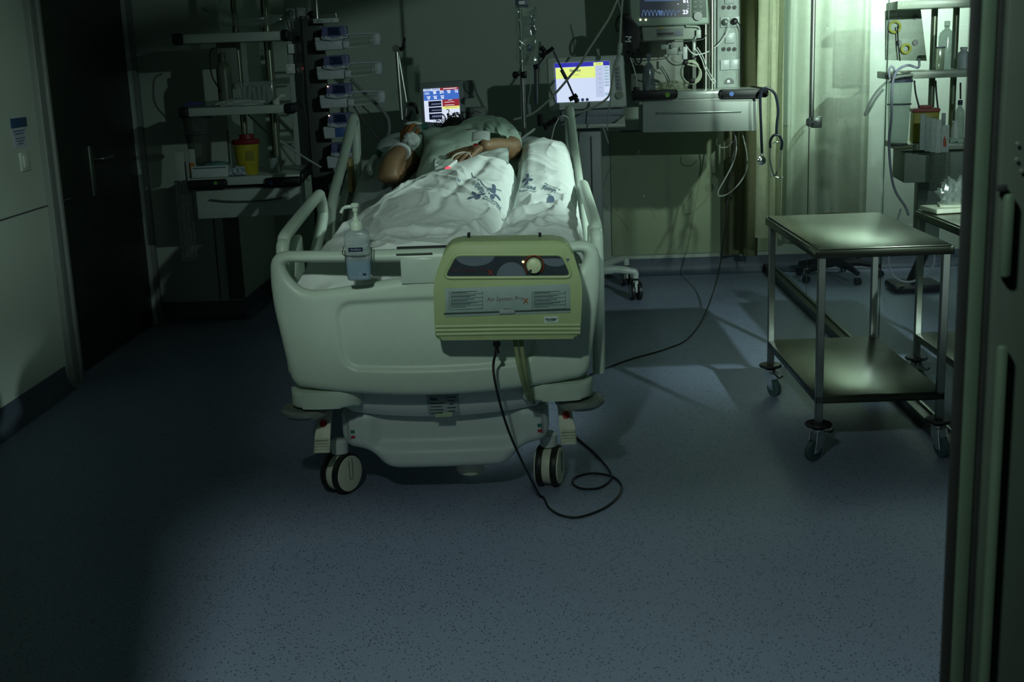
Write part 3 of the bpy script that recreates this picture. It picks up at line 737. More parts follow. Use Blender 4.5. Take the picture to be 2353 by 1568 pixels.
# forearm bracelets, dressings
def band(a_, b_, r, w_, mat, name, lab=None):
    d = (b_-a_).normalized(); m = MB(); m.lathe([(r*.97, -w_/2), (r*1.02, -w_/2+.003), (r*1.02, w_/2-.003), (r*.97, w_/2)], a_, d, 24, sy=.86); return obj(name, m, mat, man, label=lab)
pb = ELL.lerp(WRL, .80)+V((-.004, 0, .003)); band(pb, WRL, .046, .020, TAPE, 'wrist_band')
def wad(c, rx, ry, rz, seed, amp=.35):
    c = V(c)
    def f(u, v):
        a_ = 2*pi*u; th = pi*(.02+.96*v); d = V((cos(a_)*sin(th), sin(a_)*sin(th), -cos(th))); k = 1+amp*noise.noise(d*2.2+V((seed, 0, 0)))+amp*.5*noise.noise(d*5+V((0, seed, 0))); return c+V((d.x*rx*k, d.y*ry*k, d.z*rz*k))
    return f
b = MB(); b.grid(wad(P(944, 322, 5.30), .036, .026, .030, 3), 26, 18, True); obj('gauze_dressing', b, TAPE, man, angle=180)
b = MB(); b.grid(wad(P(950, 284, 5.36), .036, .02, .009, 8), 26, 14, True); obj('gauze_dressing', b, TAPE, man, angle=180)
# IV dressing on the right wrist
b = MB(); c = P(1106, 326, 5.10)
def patch(u, v): 
    x = (u-.5)*.075; y = (v-.5)*.06; return c+V((x, -.012+y*.55+.4*abs(x)*0, .028-9*x*x*.6+y*.9*0+ -y*.5*0+ .0)) + V((0, y*.5, -y*.55 if False else y*.55))
b.grid(patch, 10, 8); bmesh.ops.solidify(b.bm, geom=b.bm.faces[:], thickness=.004); obj('iv_dressing', b, TAPE, man, angle=180)
b = MB(); b.ball(P(1093, 335, 5.08)+V((0, 0, .004)), .008, 10, (1.2, 1, .7)); obj('cannula_cap', b, mk('cannula_red', (.45, .01, .04), .4), man, angle=180)

# gown: draped over the torso with short sleeves
def gdisp(v):
    q = v.x*.8+v.y*.6
    k = noise.noise(v*6)*.014+(abs(noise.noise(V((v.x*5+q*4, v.y*15, v.z*4))))-.2)*.040+(abs(noise.noise(V((v.x*16, v.y*9+v.x*8, v.z*9))))-.2)*.020
    return v+V((k*.4, -abs(k)*.4, k))
g_v = [V((-.375, 4.96, .965)), V((-.375, 5.24, 1.015)), V((-.37, 5.46, 1.09)), V((-.37, 5.60, 1.125)),
       SHR+V((.0, -.02, .004)), SHR.lerp(ELR, .45)+V((.015, -.005, .0)), SHR.lerp(ELR, .78)+V((.010, .0, .004)),
       SHL+V((0, -.01, 0)), SHL.lerp(ELL, .35)+V((-.02, 0, 0))]
g_e = [(0, 1), (1, 2), (2, 3), (3, 4), (4, 5), (5, 6), (3, 7), (7, 8)]
gown = skin('gown', g_v, g_e, [(.180, .118), (.180, .120), (.185, .122), (.155, .10), .070, .062, .056, .078, .066], GOWN, man, 0, 3, gdisp)
S0 = catmull([P(1050, 296, 5.66), P(1078, 272, 5.74), P(1112, 266, 5.76), P(1148, 270, 5.74), P(1174, 284, 5.72), P(1189, 310, 5.66), P(1192, 348, 5.60), P(1186, 386, 5.50)], 6)
S1 = catmull([P(1078, 305, 5.46), P(1098, 303, 5.42), P(1122, 305, 5.38), P(1147, 308, 5.34), P(1164, 320, 5.32), P(1172, 340, 5.31), P(1174, 362, 5.30), P(1170, 390, 5.28)], 6)
def slv(u, v):
    i = u*(len(S0)-1); k = min(int(i), len(S0)-2); t = i-k; a_ = S0[k].lerp(S0[k+1], t); b_ = S1[k].lerp(S1[k+1], t); p = a_.lerp(b_, v)
    nrm = (a_-V((-.16, 5.6, 1.08))); nrm.y = 0; nrm.normalize(); bul = .028*sin(pi*min(1, v*1.1))*(1-.4*v)
    f = .014*(abs(noise.noise(V((u*7+v*1.6, v*1.2, 2))))-.2)+.007*(abs(noise.noise(V((u*15-v*2, v*2.2, 5))))-.2)+.004*noise.noise(V((u*6, v*8, 9)))
    return p+nrm*(bul+f)+V((0, -f*.5, 0))
b = MB(); b.grid(slv, 90, 36); bmesh.ops.solidify(b.bm, geom=b.bm.faces[:], thickness=.003)
obj('sleeve', b, mk('gown_cloth_lit', (.62, .78, .68), .85, var=.05, bump=.3, bscale=450), man, angle=180)  # same cloth as the gown, with stronger light painted into its colour
# monitor leads and finger probe
hand_tip = hv[6] if len(hv) > 6 else hv[-1]
b = MB(); t0 = P(1036, 384, 4.90)
pr = thing('pulse_oximeter', 'white finger clip sensor glowing red on the resting hand', 'sensor', t0)
b.prism([t0+V(p) for p in [(-.028, -.015, -.012), (.012, .030, .012), (.026, .018, .012), (-.012, -.03, -.012)]], (0, 0, .016), .005, 2); obj('clip', b, WHT, pr)
b = MB(); b.ball(P(1030, 389, 4.87)+V((0, 0, .004)), .008, 8, (1.6, 1, .8)); obj('red_light', b, glow('sensor_red', (1, .10, .14), 1.1), pr, label='glowing red light')
b = MB(); b.tube(catmull([P(1036, 378, 4.91), P(1042, 360, 4.96), P(1062, 350, 5.0), P(1078, 353, 5.0), P(1084, 366, 5.0)], 6), .0022, 6); obj('sensor_cable', b, CABLE, pr)

# ---- printed cover sheet
def lerp(a_, b_, t): return a_+(b_-a_)*t
XS = [-.52, -.47, -.40, -.30, -.20, -.10, 0, .08, .15, .19, .215, .235, .26, .31, .38, .44, .48, .505]   # bed-local x
ROWS = [ # bed-local y, heights at XS
 (.085, [.70, .76, .845, .868, .878, .885, .888, .888, .886, .880, .876, .878, .882, .886, .888, .884, .84, .77]),
 (.25, [.70, .76, .848, .872, .892, .905, .908, .905, .900, .890, .883, .885, .893, .900, .905, .895, .86, .80]),
 (.45, [.71, .77, .855, .890, .930, .950, .950, .940, .925, .900, .872, .885, .900, .910, .912, .905, .88, .83]),
 (.70, [.72, .78, .865, .915, .975, 1.010, 1.018, 1.012, .995, .960, .895, .925, .938, .944, .944, .936, .91, .87]),
 (.95, [.73, .79, .870, .930, 1.00, 1.045, 1.070, 1.075, 1.065, 1.03, .955, 1.005, 1.026, 1.032, 1.032, 1.02, .99, .94]),
 (1.20, [.75, .81, .875, .940, 1.02, 1.08, 1.10, 1.105, 1.09, 1.05, 1.00, 1.07, 1.094, 1.102, 1.102, 1.09, 1.06, 1.0]),
 (1.38, [.78, .84, .900, .96, 1.04, 1.10, 1.12, 1.12, 1.10, 1.06, 1.04, 1.075, 1.100, 1.115, 1.115, 1.105, 1.08, 1.03]),
 (1.60, [.82, .88, .93, .98, 1.05, 1.10, 1.12, 1.12, 1.11, 1.08, 1.06, 1.08, 1.100, 1.110, 1.110, 1.10, 1.08, 1.04]),
 (2.05, [.86, .91, .96, 1.0, 1.06, 1.10, 1.10, 1.10, 1.09, 1.07, 1.06, 1.07, 1.08, 1.085, 1.085, 1.075, 1.05, 1.02])]
YS = [r[0] for r in ROWS]
def interp(tab, ks, k):
    if k <= ks[0]: return 0, 0.
    for i in range(len(ks)-1):
        if k <= ks[i+1]: return i, (k-ks[i])/(ks[i+1]-ks[i])
    return len(ks)-2, 1.
YS = [r[0] for r in ROWS]
def hermite(ks, vs, k):
    n_ = len(ks); k = max(ks[0], min(ks[-1], k)); i = 0
    while i < n_-2 and k > ks[i+1]: i += 1
    h = ks[i+1]-ks[i]; t = (k-ks[i])/h; d = (vs[i+1]-vs[i])/h
    m0 = d if i == 0 else .5*(d+(vs[i]-vs[i-1])/(ks[i]-ks[i-1])); m1 = d if i == n_-2 else .5*(d+(vs[i+2]-vs[i+1])/(ks[i+2]-ks[i+1]))
    t2, t3 = t*t, t*t*t
    return (2*t3-3*t2+1)*vs[i]+(t3-2*t2+t)*h*m0+(3*t2-2*t3)*vs[i+1]+(t3-t2)*h*m1
_hc = {}
def valley(y): return hermite([0, .45, .95, 1.1, 2.2], [.125, .200, .272, .28, .28], y)
def hcov(x, y):
    c = valley(y)
    x = -.52+(x+.52)*(.735/(c+.52)) if x < c else .215+(x-c)*(.29/(.505-c))
    kx = round(x, 4)
    if kx not in _hc: _hc[kx] = [hermite(XS, r_[1], x) for r_ in ROWS]
    return hermite(YS, _hc[kx], y)
def crease(x, y, x0, y0, x1, y1, w_, h, asym=0):
    d = V((x1-x0, y1-y0)); L_ = d.length; d /= L_; p = V((x-x0, y-y0)); t = p.dot(d)/L_; s_ = p.x*d.y-p.y*d.x
    e = sstep(-.08, .15, t)*(1-sstep(.85, 1.08, t)); return h*e*math.exp(-(s_/w_)**2)*(1+asym*s_/w_)
CR = []
random.seed(11)
for (x0, y0, x1, y1, w_, h) in [(-.40, .85, -.05, 1.20, .035, .020), (-.30, .70, .05, .55, .030, .018), (-.05, .42, .17, 1.05, .022, -.016), (-.42, .60, -.15, .95, .025, .018), (-.2, .30, .12, .22, .03, .016),
        (.24, .55, .44, .62, .022, .022), (.30, .70, .46, .74, .018, .020), (.22, .95, .40, .88, .03, .012), (.26, .40, .40, .28, .022, .016), (.06, .12, .22, .60, .024, .022), (.28, .18, .40, .46, .02, .014), (-.45, .45, -.25, .30, .025, .015), (.40, .5, .47, .8, .015, .016),
        (-.30, 1.05, .12, 1.16, .020, .018), (-.15, 1.28, .2, 1.33, .018, .016), (-.1, 1.18, .19, 1.24, .015, .012), (.02, .85, .17, .66, .016, .010), (-.12, .78, .10, .62, .014, -.012), (-.44, .98, -.28, 1.1, .02, .014)]:
    CR.append((x0, y0, x1, y1, w_, h))
def wr(x, y):
    z = sum(crease(x, y, *c) for c in CR)
    wx, wy = x+.05*noise.noise(V((x*4, y*4, 21))), y+.05*noise.noise(V((x*4, y*4, 27)))
    z += .005*noise.noise(V((x*6, y*4, 3)))
    k1 = (1-min(1, 2.2*abs(noise.noise(V((wx*4.2-wy*2.0, wy*2.6+wx*1.2, 6))))))**3
    k2 = (1-min(1, 2.4*abs(noise.noise(V((wx*7+wy*5, wy*6-wx*3, 14))))))**3
    k3 = (1-min(1, 2.4*abs(noise.noise(V((wx*13-wy*9, wy*11+wx*7, 33))))))**2
    am = .35+.65*sstep(-.1, .25, noise.noise(V((x*2.3, y*2.3, 40)))+.1)
    z += (.013*k1+.008*k2*am+.0035*k3*am)
    return z
def edge_y(x):       # upper hem of the cover, bed-local y
    if x < -.10: return 1.00-.30*((-.10-x)/.40)
    if x < .262: return 1.00+.08*sstep(-.10, .22, x)
    return 1.06+.70*sstep(.262, .30, x)
def cov(u, v):
    x = lerp(-.52, .505, u); ye = edge_y(x)
    if v < .10:      # the end hanging down behind the footboard
        s_ = (.10-v)/.10; f = .012*(abs(noise.noise(V((x*9, s_*2, 4))))*2-.6)+.008*noise.noise(V((x*22, s_*5, 2)))
        return T(x, .085-.022*sin(pi*min(1, s_*1.3)*.5)-f*s_, hcov(x, .085)+wr(x, .085)-.15*s_+.02*s_*noise.noise(V((x*5, 0, 8))))
    v = (v-.10)/.90; y = min(lerp(.085, 1.80, v), ye)
    z = hcov(x, y)+wr(x, y)
    z -= .006*sstep(ye-.015, ye, y)
    return T(x, y, z)
b = MB(); b.grid(cov, 300, 330)
bmesh.ops.remove_doubles(b.bm, verts=b.bm.verts[:], dist=.0002)
bmesh.ops.solidify(b.bm, geom=b.bm.faces[:], thickness=.0025)
def conf(p):
    l = BM.inverted() @ p; return T(l.x, l.y, hcov(l.x, l.y)+wr(l.x, l.y)+.0022)
# printed emblem: four leaf-like lobes, with the hospital's name beneath
def emblem(mb, c, u, v, s, lobes=4):
    c = V(c); u = V(u).normalized(); v = V(v).normalized()
    L_ = [((-1.0, .22), (.0, .0), .30), ((-.35, .95), (.12, .1), .27), ((-.30, -.80), (.15, -.15), .33), ((.95, -.12), (.0, .0), .17)]
    for (tip, root, w_) in L_[:lobes]:
        t = V((tip[0], tip[1])); r0 = V((root[0], root[1])); d = t-r0; ln = d.length; d /= ln; nrm = V((-d.y, d.x)); N_ = 22
        strip_ = []
        for k in range(N_+1):
            q_ = k/N_; wd = w_*sqrt(max(0, 1-(2*(q_*.98+.01)-1)**2))*(.55+.6*q_)
            row = []
            for m_ in range(-3, 4):
                pt = r0+d*ln*q_*1.02+nrm*wd*m_/3; row.append(mb.bm.verts.new(conf(c+u*pt.x*s+v*pt.y*s*2.3)))
            strip_.append(row)
        fs = []
        for A_, B_ in zip(strip_, strip_[1:]):
            for m_ in range(6): fs.append(mb.bm.faces.new((A_[m_], A_[m_+1], B_[m_+1], B_[m_])))
        for f in fs: f.material_index = mb.mi
def pt(x, y):    # point of the cover seen at a pixel (ray against the cloth)
    d = ray(x, y); t0_ = 3.9; best = None
    for k in range(700):
        t = t0_+k*.004; p = CAM+d*(t/d.y); l = BM.inverted() @ p
        if l.z <= hcov(l.x, l.y)+wr(l.x, l.y): return p
    return CAM+d*(5/d.y)
b.mi = 1
X_ = AX@V((1, 0, 0)); Y_ = AX@V((0, 1, 0))
def rot(a_): a_ = radians(a_); return X_*cos(a_)+Y_*sin(a_), -X_*sin(a_)+Y_*cos(a_)
for (px, py, ang, s, lb, txt, tx, ty) in [(1212, 412, -8, .033, 4, 1, 1214, 431), (1136, 446, -6, .034, 4, 1, 1132, 461), (1094, 450, 140, .032, 4, 1, 1102, 436), (1260, 453, 172, .033, 3, 1, 1263, 437)]:
    u2, v2 = rot(ang); c_ = pt(px, py)
    emblem(b, c_, u2, v2, s*.72, lb)
    b.mi = 2; u3, v3 = rot(ang if abs(ang) < 90 else ang-20)
    tc_ = pt(tx, ty); b.text('Hospital', tc_, u3, v3, .0175, 0, conform=conf, bold=.0003, sub=1, vs=2.1)
    b.text('São Francisco de Xavier', tc_-v3*.026, u3, v3, .0068, 0, conform=conf, bold=.0002, sub=1, vs=2.1); b.mi = 1
c_ = pt(1052, 414); b.mi = 2; u3, v3 = rot(-12); b.text('ital', c_, u3, v3, .020, 0, conform=conf, sub=1, vs=2.1)
# dark printed hem line
b.mi = 1
for ln in [[(1084, 399), (1092, 410), (1108, 424), (1130, 436), (1152, 441)], [(870, 428), (882, 433), (898, 441)]]:
    pts = [conf(pt(*q_)) for q_ in ln]
    b.tube([conf(p) for p in catmull(pts, 10)], .0013, 5)
cover = solo('cover_sheet', b, [SHEET, INK, mk('ink_text', (.12, .19, .25), .8)], 'white cover sheet printed with blue leaf emblems and hospital lettering, crumpled over the legs', 'sheet', angle=180)
# folded gown hem / towel lying on the belly under the hand
b = MB()
def tow(u, v):
    p0 = P(1000+u*170, 400-12*u-30*v+8*sin(u*5), 4.97+.17*v); return p0+V((0, -.01, .022+.010*noise.noise(V((u*6, v*6, 4)))-.05*max(0, .1-v)*3))
b.grid(tow, 40, 18); bmesh.ops.solidify(b.bm, geom=b.bm.faces[:], thickness=.006)
solo('folded_towel', b, mk('towel_cloth', (.78, .86, .83), .9, bump=.3), 'pale folded cloth across the belly under the resting hand', 'cloth', angle=180)
b = MB(); b.tube([P(866, 358, 5.6), P(874, 346, 5.6)], .016, 12); solo('tube_connector', b, mk('teal_plastic', (.03, .16, .12), .4), 'small teal tube connector left of the raised arm', 'connector')
b = MB(); b.tube(catmull([P(862, 360, 5.58), P(852, 372, 5.5), P(848, 388, 5.4), P(852, 398, 5.35)], 5), .011, 10); solo('short_tube', b, mk('tube_white', (.5, .56, .54), .4), 'short white curved tube under the teal connector', 'tube')
b = MB(); b.tube([P(970, 292, 5.7), P(982, 289, 5.7)], .014, 12); solo('airway_connector', b, mk('teal_plastic', (.03, .16, .12), .4), 'dim teal airway connector beside the neck of the gown', 'connector')

# ================================================================ THINGS ON AND AROUND THE BED
class Unit:
    "vertical working plane through O, turned by yaw degrees; pixels land on it (d = metres behind it)"
    def __init__(s, O, yaw=0):
        s.O = V(O); a = radians(yaw); s.u = V((cos(a), sin(a), 0)); s.n = V((-sin(a), cos(a), 0)); s.ax = Matrix.Rotation(a, 3, 'Z'); s.a = a
    def pt(s, x, y, d=0):
        r_ = ray(x, y); o = s.O+s.n*d; return CAM+r_*((o-CAM).dot(s.n)/r_.dot(s.n))
    def box(s, mb, x0, y0, x1, y1, depth, d=0, r=0, seg=2):
        xm, ym = (x0+x1)/2, (y0+y1)/2
        A = s.pt(x0, ym, d); B = s.pt(x1, ym, d); Tp = s.pt(xm, y0, d); Bt = s.pt(xm, y1, d)
        c = s.pt(xm, ym, d)+s.n*(depth/2); c.z = (Tp.z+Bt.z)/2
        mb.box(c, ((B-A).dot(s.u), depth, Tp.z-Bt.z), r, s.ax, seg); return mb
    def poly(s, pts, d=0): return [s.pt(x, y, d) for x, y in pts]
    def prism(s, mb, pts, depth, d=0, r=0, seg=2): mb.prism(s.poly(pts, d), s.n*depth, r, seg); return mb
    def text(s, mb, txt, x, y, size, d=0, **k): mb.text(txt, s.pt(x, y, d), s.u, (0, 0, 1), size, .0008, **k); return mb
    def disc(s, mb, x, y, r, depth, d=0, n=20, prof=None):
        c = s.pt(x, y, d); mb.lathe(prof or [(r*.96, 0), (r, .002), (r, depth)], c, s.n, n); return mb
    def base(s, x, y, d=0): return s.pt(x, y, d)
# ---- mattress air pump hung on the footboard
U = Unit(T(.25, -.205, 0), 1.15)
pump = thing('air_pump', 'boxy yellow-green mattress air pump hanging on the footboard', 'pump', U.pt(1165, 778, .06), BA)
b = MB(); U.prism(b, fillet([(1028, 556), (1308, 553), (1339, 652), (1333, 779), (1000, 783), (995, 650)], [34, 34, 30, 16, 16, 30], 5), .125, 0, .012, 3)
obj('housing', b, PUMP, pump)
b = MB(); top_ = fillet([(1030, 572), (1306, 570), (1322, 600), (1330, 640), (1004, 644), (1012, 602)], 12, 3)
win = fillet([(1046, 586), (1292, 585), (1316, 637), (1018, 639)], [14, 14, 18, 18], 5)
b.tube(U.poly(win+win[:1], -.001), .0055, 8); obj('window_rim', b, PUMP, pump)
b = MB(); U.prism(b, win, .006, -.0015)
wp = obj('control_panel', b, mk('panel_dark', (.035, .045, .055), .25), pump)
b = MB()
def arc(cx, cy, rx, ry, a0, a1): return [(cx+rx*cos(radians(a0+(a1-a0)*i/16)), cy+ry*sin(radians(a0+(a1-a0)*i/16))) for i in range(17)]
for c_ in (arc(1091, 588, 45, 24, 0, 180), arc(1175, 637, 34, 34, 180, 360), arc(1276, 588, 34, 25, 15, 165)):
    b = MB(); U.prism(b, c_, .002, -.003); obj('panel_disc', b, mk('panel_grey', (.12, .15, .19), .35), wp)
b = MB(); U.text(b, 'Air System Pro', 1080, 621, .0185, -.0035); obj('panel_lettering', b, mk('lettering_brown', (.09, .03, .03), .5), wp)
b = MB(); U.text(b, 'X', 1127, 627, .020, -.0035, bold=.0006); obj('panel_letter', b, mk('lettering_red', (.30, .03, .02), .5), wp)
b = MB(); c = U.pt(1227, 610, -.004)
ring = [c+U.u*.030*cos(radians(a_))+V((0, 0, .030*sin(radians(a_)))) for a_ in range(-50, 231, 10)]
b.tube(ring, .0045, 8, flat=.4); obj('knob_ring', b, mk('ring_orange', (.36, .06, .015), .4), wp)
b = MB(); b.lathe([(.024, 0), (.024, .010), (.021, .018), (.012, .021), (.0, .022)], c, -U.n, 28); b.mi = 1; b.box(U.pt(1219, 622, -.027), (.007, .003, .005), 0, U.ax)
obj('dial_knob', b, [mk('knob_cream', (.55, .62, .38), .4), BLK], wp)
b = MB(); b.ball(U.pt(1202, 602, -.005), .0038, 10); obj('indicator_light', b, glow('led_yellow', (1, .95, .45), 1.6), wp)
b = MB(); U.box(b, 1023, 658, 1310, 724, .002, -.002, .0005); b.mi = 1
for (xa, xb) in ((1032, 1109), (1223, 1299)):
    for k, y_ in enumerate((672, 681, 690, 698, 707)):
        U.box(b, xa, y_+3.6, xb, y_+4.4, .0006, -.0026); U.box(b, xa-.4, y_-2, xa+.5, y_+4, .0006, -.0026); U.box(b, xb-.5, y_-2, xb+.5, y_+4, .0006, -.0026)
        for q, l in ((-1.2, .88-.05*(k % 3)), (1.4, .55+.1*(k % 2))):
            if k < 4 or q < 0: U.box(b, xa+4, y_+q-.6, xa+4+(xb-xa-8)*(l if k < 4 else .5), y_+q+.6, .0006, -.0026)
b.mi = 2; U.box(b, 1020, 714.5, 1311, 718.5, .002, -.0035, .0008); b.mi = 3; U.text(b, 'Air System Pro', 1161, 687, .0182, -.0028); b.mi = 4; U.text(b, 'X', 1208, 692, .021, -.0028, bold=.0006)
b.mi = 1; U.text(b, 'SERVICE', 1165, 711, .006, -.0028)
obj('instruction_label', b, [mk('label_blue_grey', (.27, .36, .34), .5), INKD, mk('slot_dark', (.04, .06, .05), .5), mk('logo_grey', (.16, .11, .09), .5), mk('logo_orange', (.28, .08, .02), .5)], pump)
b = MB(); U.box(b, 1147, 712, 1183, 722, .005, -.008, .002); obj('latch', b, GRY, pump)
b = MB(); U.box(b, 1250, 727, 1282, 742, .0012, -.001); b.mi = 1; U.text(b, 'Novetar', 1266, 733.5, .0105, -.0022, bold=.0003); U.box(b, 1256, 737.4, 1276, 738.6, .0005, -.0016)
obj('maker_sticker', b, [mk('sticker_pale', (.50, .62, .58), .5), INKD], pump)
b = MB()
for y_ in (748, 757, 766): b.tube(U.poly([(1001+(y_-748)*.1, y_+3), (1165, y_), (1333, y_-1)], .001), .006, 8)
obj('housing_ribs', b, PUMP, pump)
for x_ in (1077, 1241):
    b = MB(); c = U.pt(x_, 545, .085); b.lathe([(.0045, -.03), (.0045, .008), (.0035, .013), (.001, .015)], c, (0, 0, 1), 12); b.cyl(c, c+U.n*.08, .004, n=8); obj('hanging_hook', b, BLK, pump)
# power cord of the pump
b = MB()
pc = thing('power_cord', 'black power cord dropping from the pump and looping on the floor', 'cord', PZ(1300, 1187))
c0 = U.pt(1141, 786, .03)
b.lathe([(.009, -.035), (.006, -.026), (.006, -.018), (.012, -.012), (.012, 0)], c0, (0, 0, 1), 14); obj('plug', b, BLK, pc)
hang = [c0+V((0, 0, -.03)), P(1134, 835, 3.80), P(1138, 880, 3.78), P(1163, 975, 3.77), P(1200, 1062, 3.80)]
flo = [PZ(x, y, .005) for x, y in [(1242, 1142), (1262, 1168), (1290, 1185), (1330, 1189), (1385, 1170), (1420, 1142), (1428, 1115), (1405, 1095), (1362, 1088), (1325, 1096), (1316, 1110), (1335, 1123), (1375, 1122), (1402, 1104), (1400, 1082), (1370, 1045), (1332, 1012), (1300, 985)]]
cp = catmull(hang+flo, 7)
for q_ in cp: q_.z = max(q_.z, .005)
b = MB(); b.tube(cp, .0042, 8); obj('cord', b, RUB, pc)
pcs = [PZ(x, y, .005) for x, y in [(1300, 890), (1358, 861), (1440, 828), (1530, 802), (1580, 778)]]+[P(1618, 725, 6.85), P(1648, 640, 7.35), P(1664, 545, 7.58), P(1675, 430, 7.68), P(1690, 302, 7.75)]
pcs[4].z = .005
solo('power_cord', MB().tube(catmull(pcs, 8), .0045, 8), RUB, 'long black cable running from under the bed up behind the right desk', 'cord')
b = MB()
for dx in (0, 13):
    b.tube(catmull([U.pt(1184+dx, 783, .08), P(1188+dx, 815, 3.80), P(1198+dx*.8, 862, 3.80), P(1208+dx*.6, 895, 3.845), P(1216+dx*.5, 918, 3.90), P(1226, 925, 3.98)], 6), .0075, 10)
solo('air_hose', b, clear('hose_yellowish', (.70, .78, .55), .3, .15, .45, (.45, .5, .3)), 'pair of translucent yellowish air hoses below the pump', 'hose')
# ---- hand sanitizer dispenser
dsp = thing('sanitizer_bottle', 'pump bottle of blue hand sanitizer hooked on the footboard rail', 'bottle', P(827, 643, 3.83), BA)
B0, B1 = P(827, 643, 3.825), P(819, 527, 3.825)
axb = (B1-B0).normalized(); ub = AX@V((1, 0, 0)); ub = (ub-axb*ub.dot(axb)).normalized(); vb = axb.cross(ub)
def loft(mb, secs, n=28, k=4.5):
    R_ = []
    for (h, wx, wy) in secs:
        row = []
        for i in range(n):
            a_ = 2*pi*i/n; row.append(mb.bm.verts.new(B0+axb*h+ub*(wx*math.copysign(abs(cos(a_))**(2/k), cos(a_)))+vb*(wy*math.copysign(abs(sin(a_))**(2/k), sin(a_)))))
        R_.append(row)
    for A_, C_ in zip(R_, R_[1:]):
        for i in range(n): mb.bm.faces.new((A_[i], A_[(i+1) % n], C_[(i+1) % n], C_[i]))
    mb.bm.faces.new(R_[0][::-1]); mb.bm.faces.new(R_[-1]); return mb
LB = (B1-B0).length
b = loft(MB(), [(0, .030, .020), (.004, .037, .024), (.06, .0385, .025), (LB*.80, .040, .0255), (LB*.93, .038, .024), (LB*.985, .026, .020), (LB, .016, .016)])
obj('bottle_body', b, mk('bottle_shell', (.42, .50, .52), .25, alpha=.42), dsp)
b = loft(MB(), [(.003, .034, .021), (.008, .0365, .0235), (.058, .038, .0245), (.060, .037, .024)]); obj('blue_liquid', b, mk('sanitizer_liquid', (.09, .27, .46), .2), dsp)
b = MB(); b.lathe([(.0195, 0), (.0195, .022), (.017, .026), (.011, .030), (.010, .040), (.0055, .042), (.005, .058), (.0085, .058), (.0085, .070), (.013, .072), (.0135, .080), (.010, .084), (0, .085)], B0+axb*(LB*.985), axb, 22)
tp = B0+axb*(LB*.985+.073); b.tube(catmull([tp, tp-ub*.022, tp-ub*.036-axb*.004, tp-ub*.045-axb*.018], 4), [.006, .005], 10)
obj('pump_head', b, mk('pump_head_ivory', (.62, .74, .62), .35), dsp)
b = MB(); c = B0+axb*(LB*.62)-vb*.0262*(1 if vb.y > 0 else -1)
fv = -1 if vb.y > 0 else 1
def fb_(h, x, off=.0268): return B0+axb*h+ub*x+vb*(fv*off)
def lab(mb, h0, h1, x0, x1, off=.0268, t=.0006):
    mb.prism([fb_(h0, x0, off), fb_(h0, x1, off), fb_(h1, x1, off), fb_(h1, x0, off)], vb*fv*t)
lab(b, LB*.585, LB*.665, -.026, .019); b.mi = 1; b.text('Sterillium', fb_(LB*.625, -.003, .0278), ub, axb, .0085, .0003)
b.mi = 2; b.text('M', fb_(LB*.535, -.003, .027), ub, axb, .016, .0003)
obj('bottle_label', b, [NAVY, mk('label_text_pale', (.4, .45, .5), .5), GRY], dsp)
b = MB()
for k in range(3): lab(b, .010, .013, -.018+.015*k, -.008+.015*k, .0262)
b.mi = 1; lab(b, .018, .024, .014, .024, .0262)
obj('lower_print', b, [mk('label_text_pale', (.4, .45, .5), .5), NAVY], dsp)
b = MB(); hw = LB*.53
b.tube(catmull([fb_(hw+.022, -.043, -.02), fb_(hw+.02, -.043, .01), fb_(hw, -.042, .026), fb_(hw-.004, 0, .031), fb_(hw, .038, .028), fb_(hw+.02, .043, .016), fb_(hw+.022, .043, -.02)], 5), .0017, 8)
for sx in (-.042, .043): b.tube([fb_(hw+.01, sx, 0), fb_(.012, sx*.93, 0)], .0017, 8)
b.tube([fb_(.010, -.039, 0), fb_(.004, 0, .0), fb_(.012, .04, 0)], .0017, 8)
obj('wire_holder', b, CHR, dsp)
# crumpled pouch hanging at the right side of the bed
b = MB()
def pou(u, v):
    a_ = 2*pi*u; p = P(1366+4*cos(a_)*(1-.3*v)+4*v, 780-58*v, 4.3); return p+V((0, .05*sin(a_)*(1-.4*v)+.01*noise.noise(V((u*8, v*9, 0))), 0))+V((.006*noise.noise(V((u*9, v*12, 3))), 0, 0))
b.grid(pou, 20, 18, True); bmesh.ops.holes_fill(b.bm, edges=b.bm.edges[:]); solo('urine_pouch', b, mk('pouch_white', (.5, .56, .55), .5), 'crumpled whitish pouch hanging low on the right side of the bed', 'pouch', angle=60)

# ================================================================ STEEL TROLLEYS
tr = thing('instrument_trolley', 'empty two-tier stainless steel trolley standing right of the bed', 'trolley', (.955, 4.36, 0), radians(1.2))
TM = WM[tr.name]; TX = TM.to_3x3(); TW, TD, TH = .465, .90, .785
def tt(x, y, z): return TM @ V((x, y, z))
b = MB(); b.box(tt(TW/2, TD/2, TH-.004), (TW+.004, TD+.004, .008), .0025, TX)
for (cx, cy, sx, sy) in ((TW/2, 0, TW, .026), (TW/2, TD, TW, .026), (0, TD/2, .026, TD), (TW, TD/2, .026, TD)): b.box(tt(cx, cy+(.012 if cy == 0 else -.012 if cy == TD else 0), TH-.021), (sx, sy, .030) if sx > sy else (.026, sy, .030), .002, TX)
obj('table_top', b, mk('sheet_steel', (.09, .098, .075), .27, metal=1, var=.05, scale=8), tr)
b = MB(); b.box(tt(TW/2, TD/2, .243), (TW, TD, .006), .002, TX)
for (cx, cy, sx, sy) in ((TW/2, .01, TW, .02), (TW/2, TD-.01, TW, .02), (.01, TD/2, .02, TD), (TW-.01, TD/2, .02, TD)): b.box(tt(cx, cy, .228), (sx, sy, .026), .002, TX)
obj('lower_shelf', b, MATS['sheet_steel'], tr)
k = 0
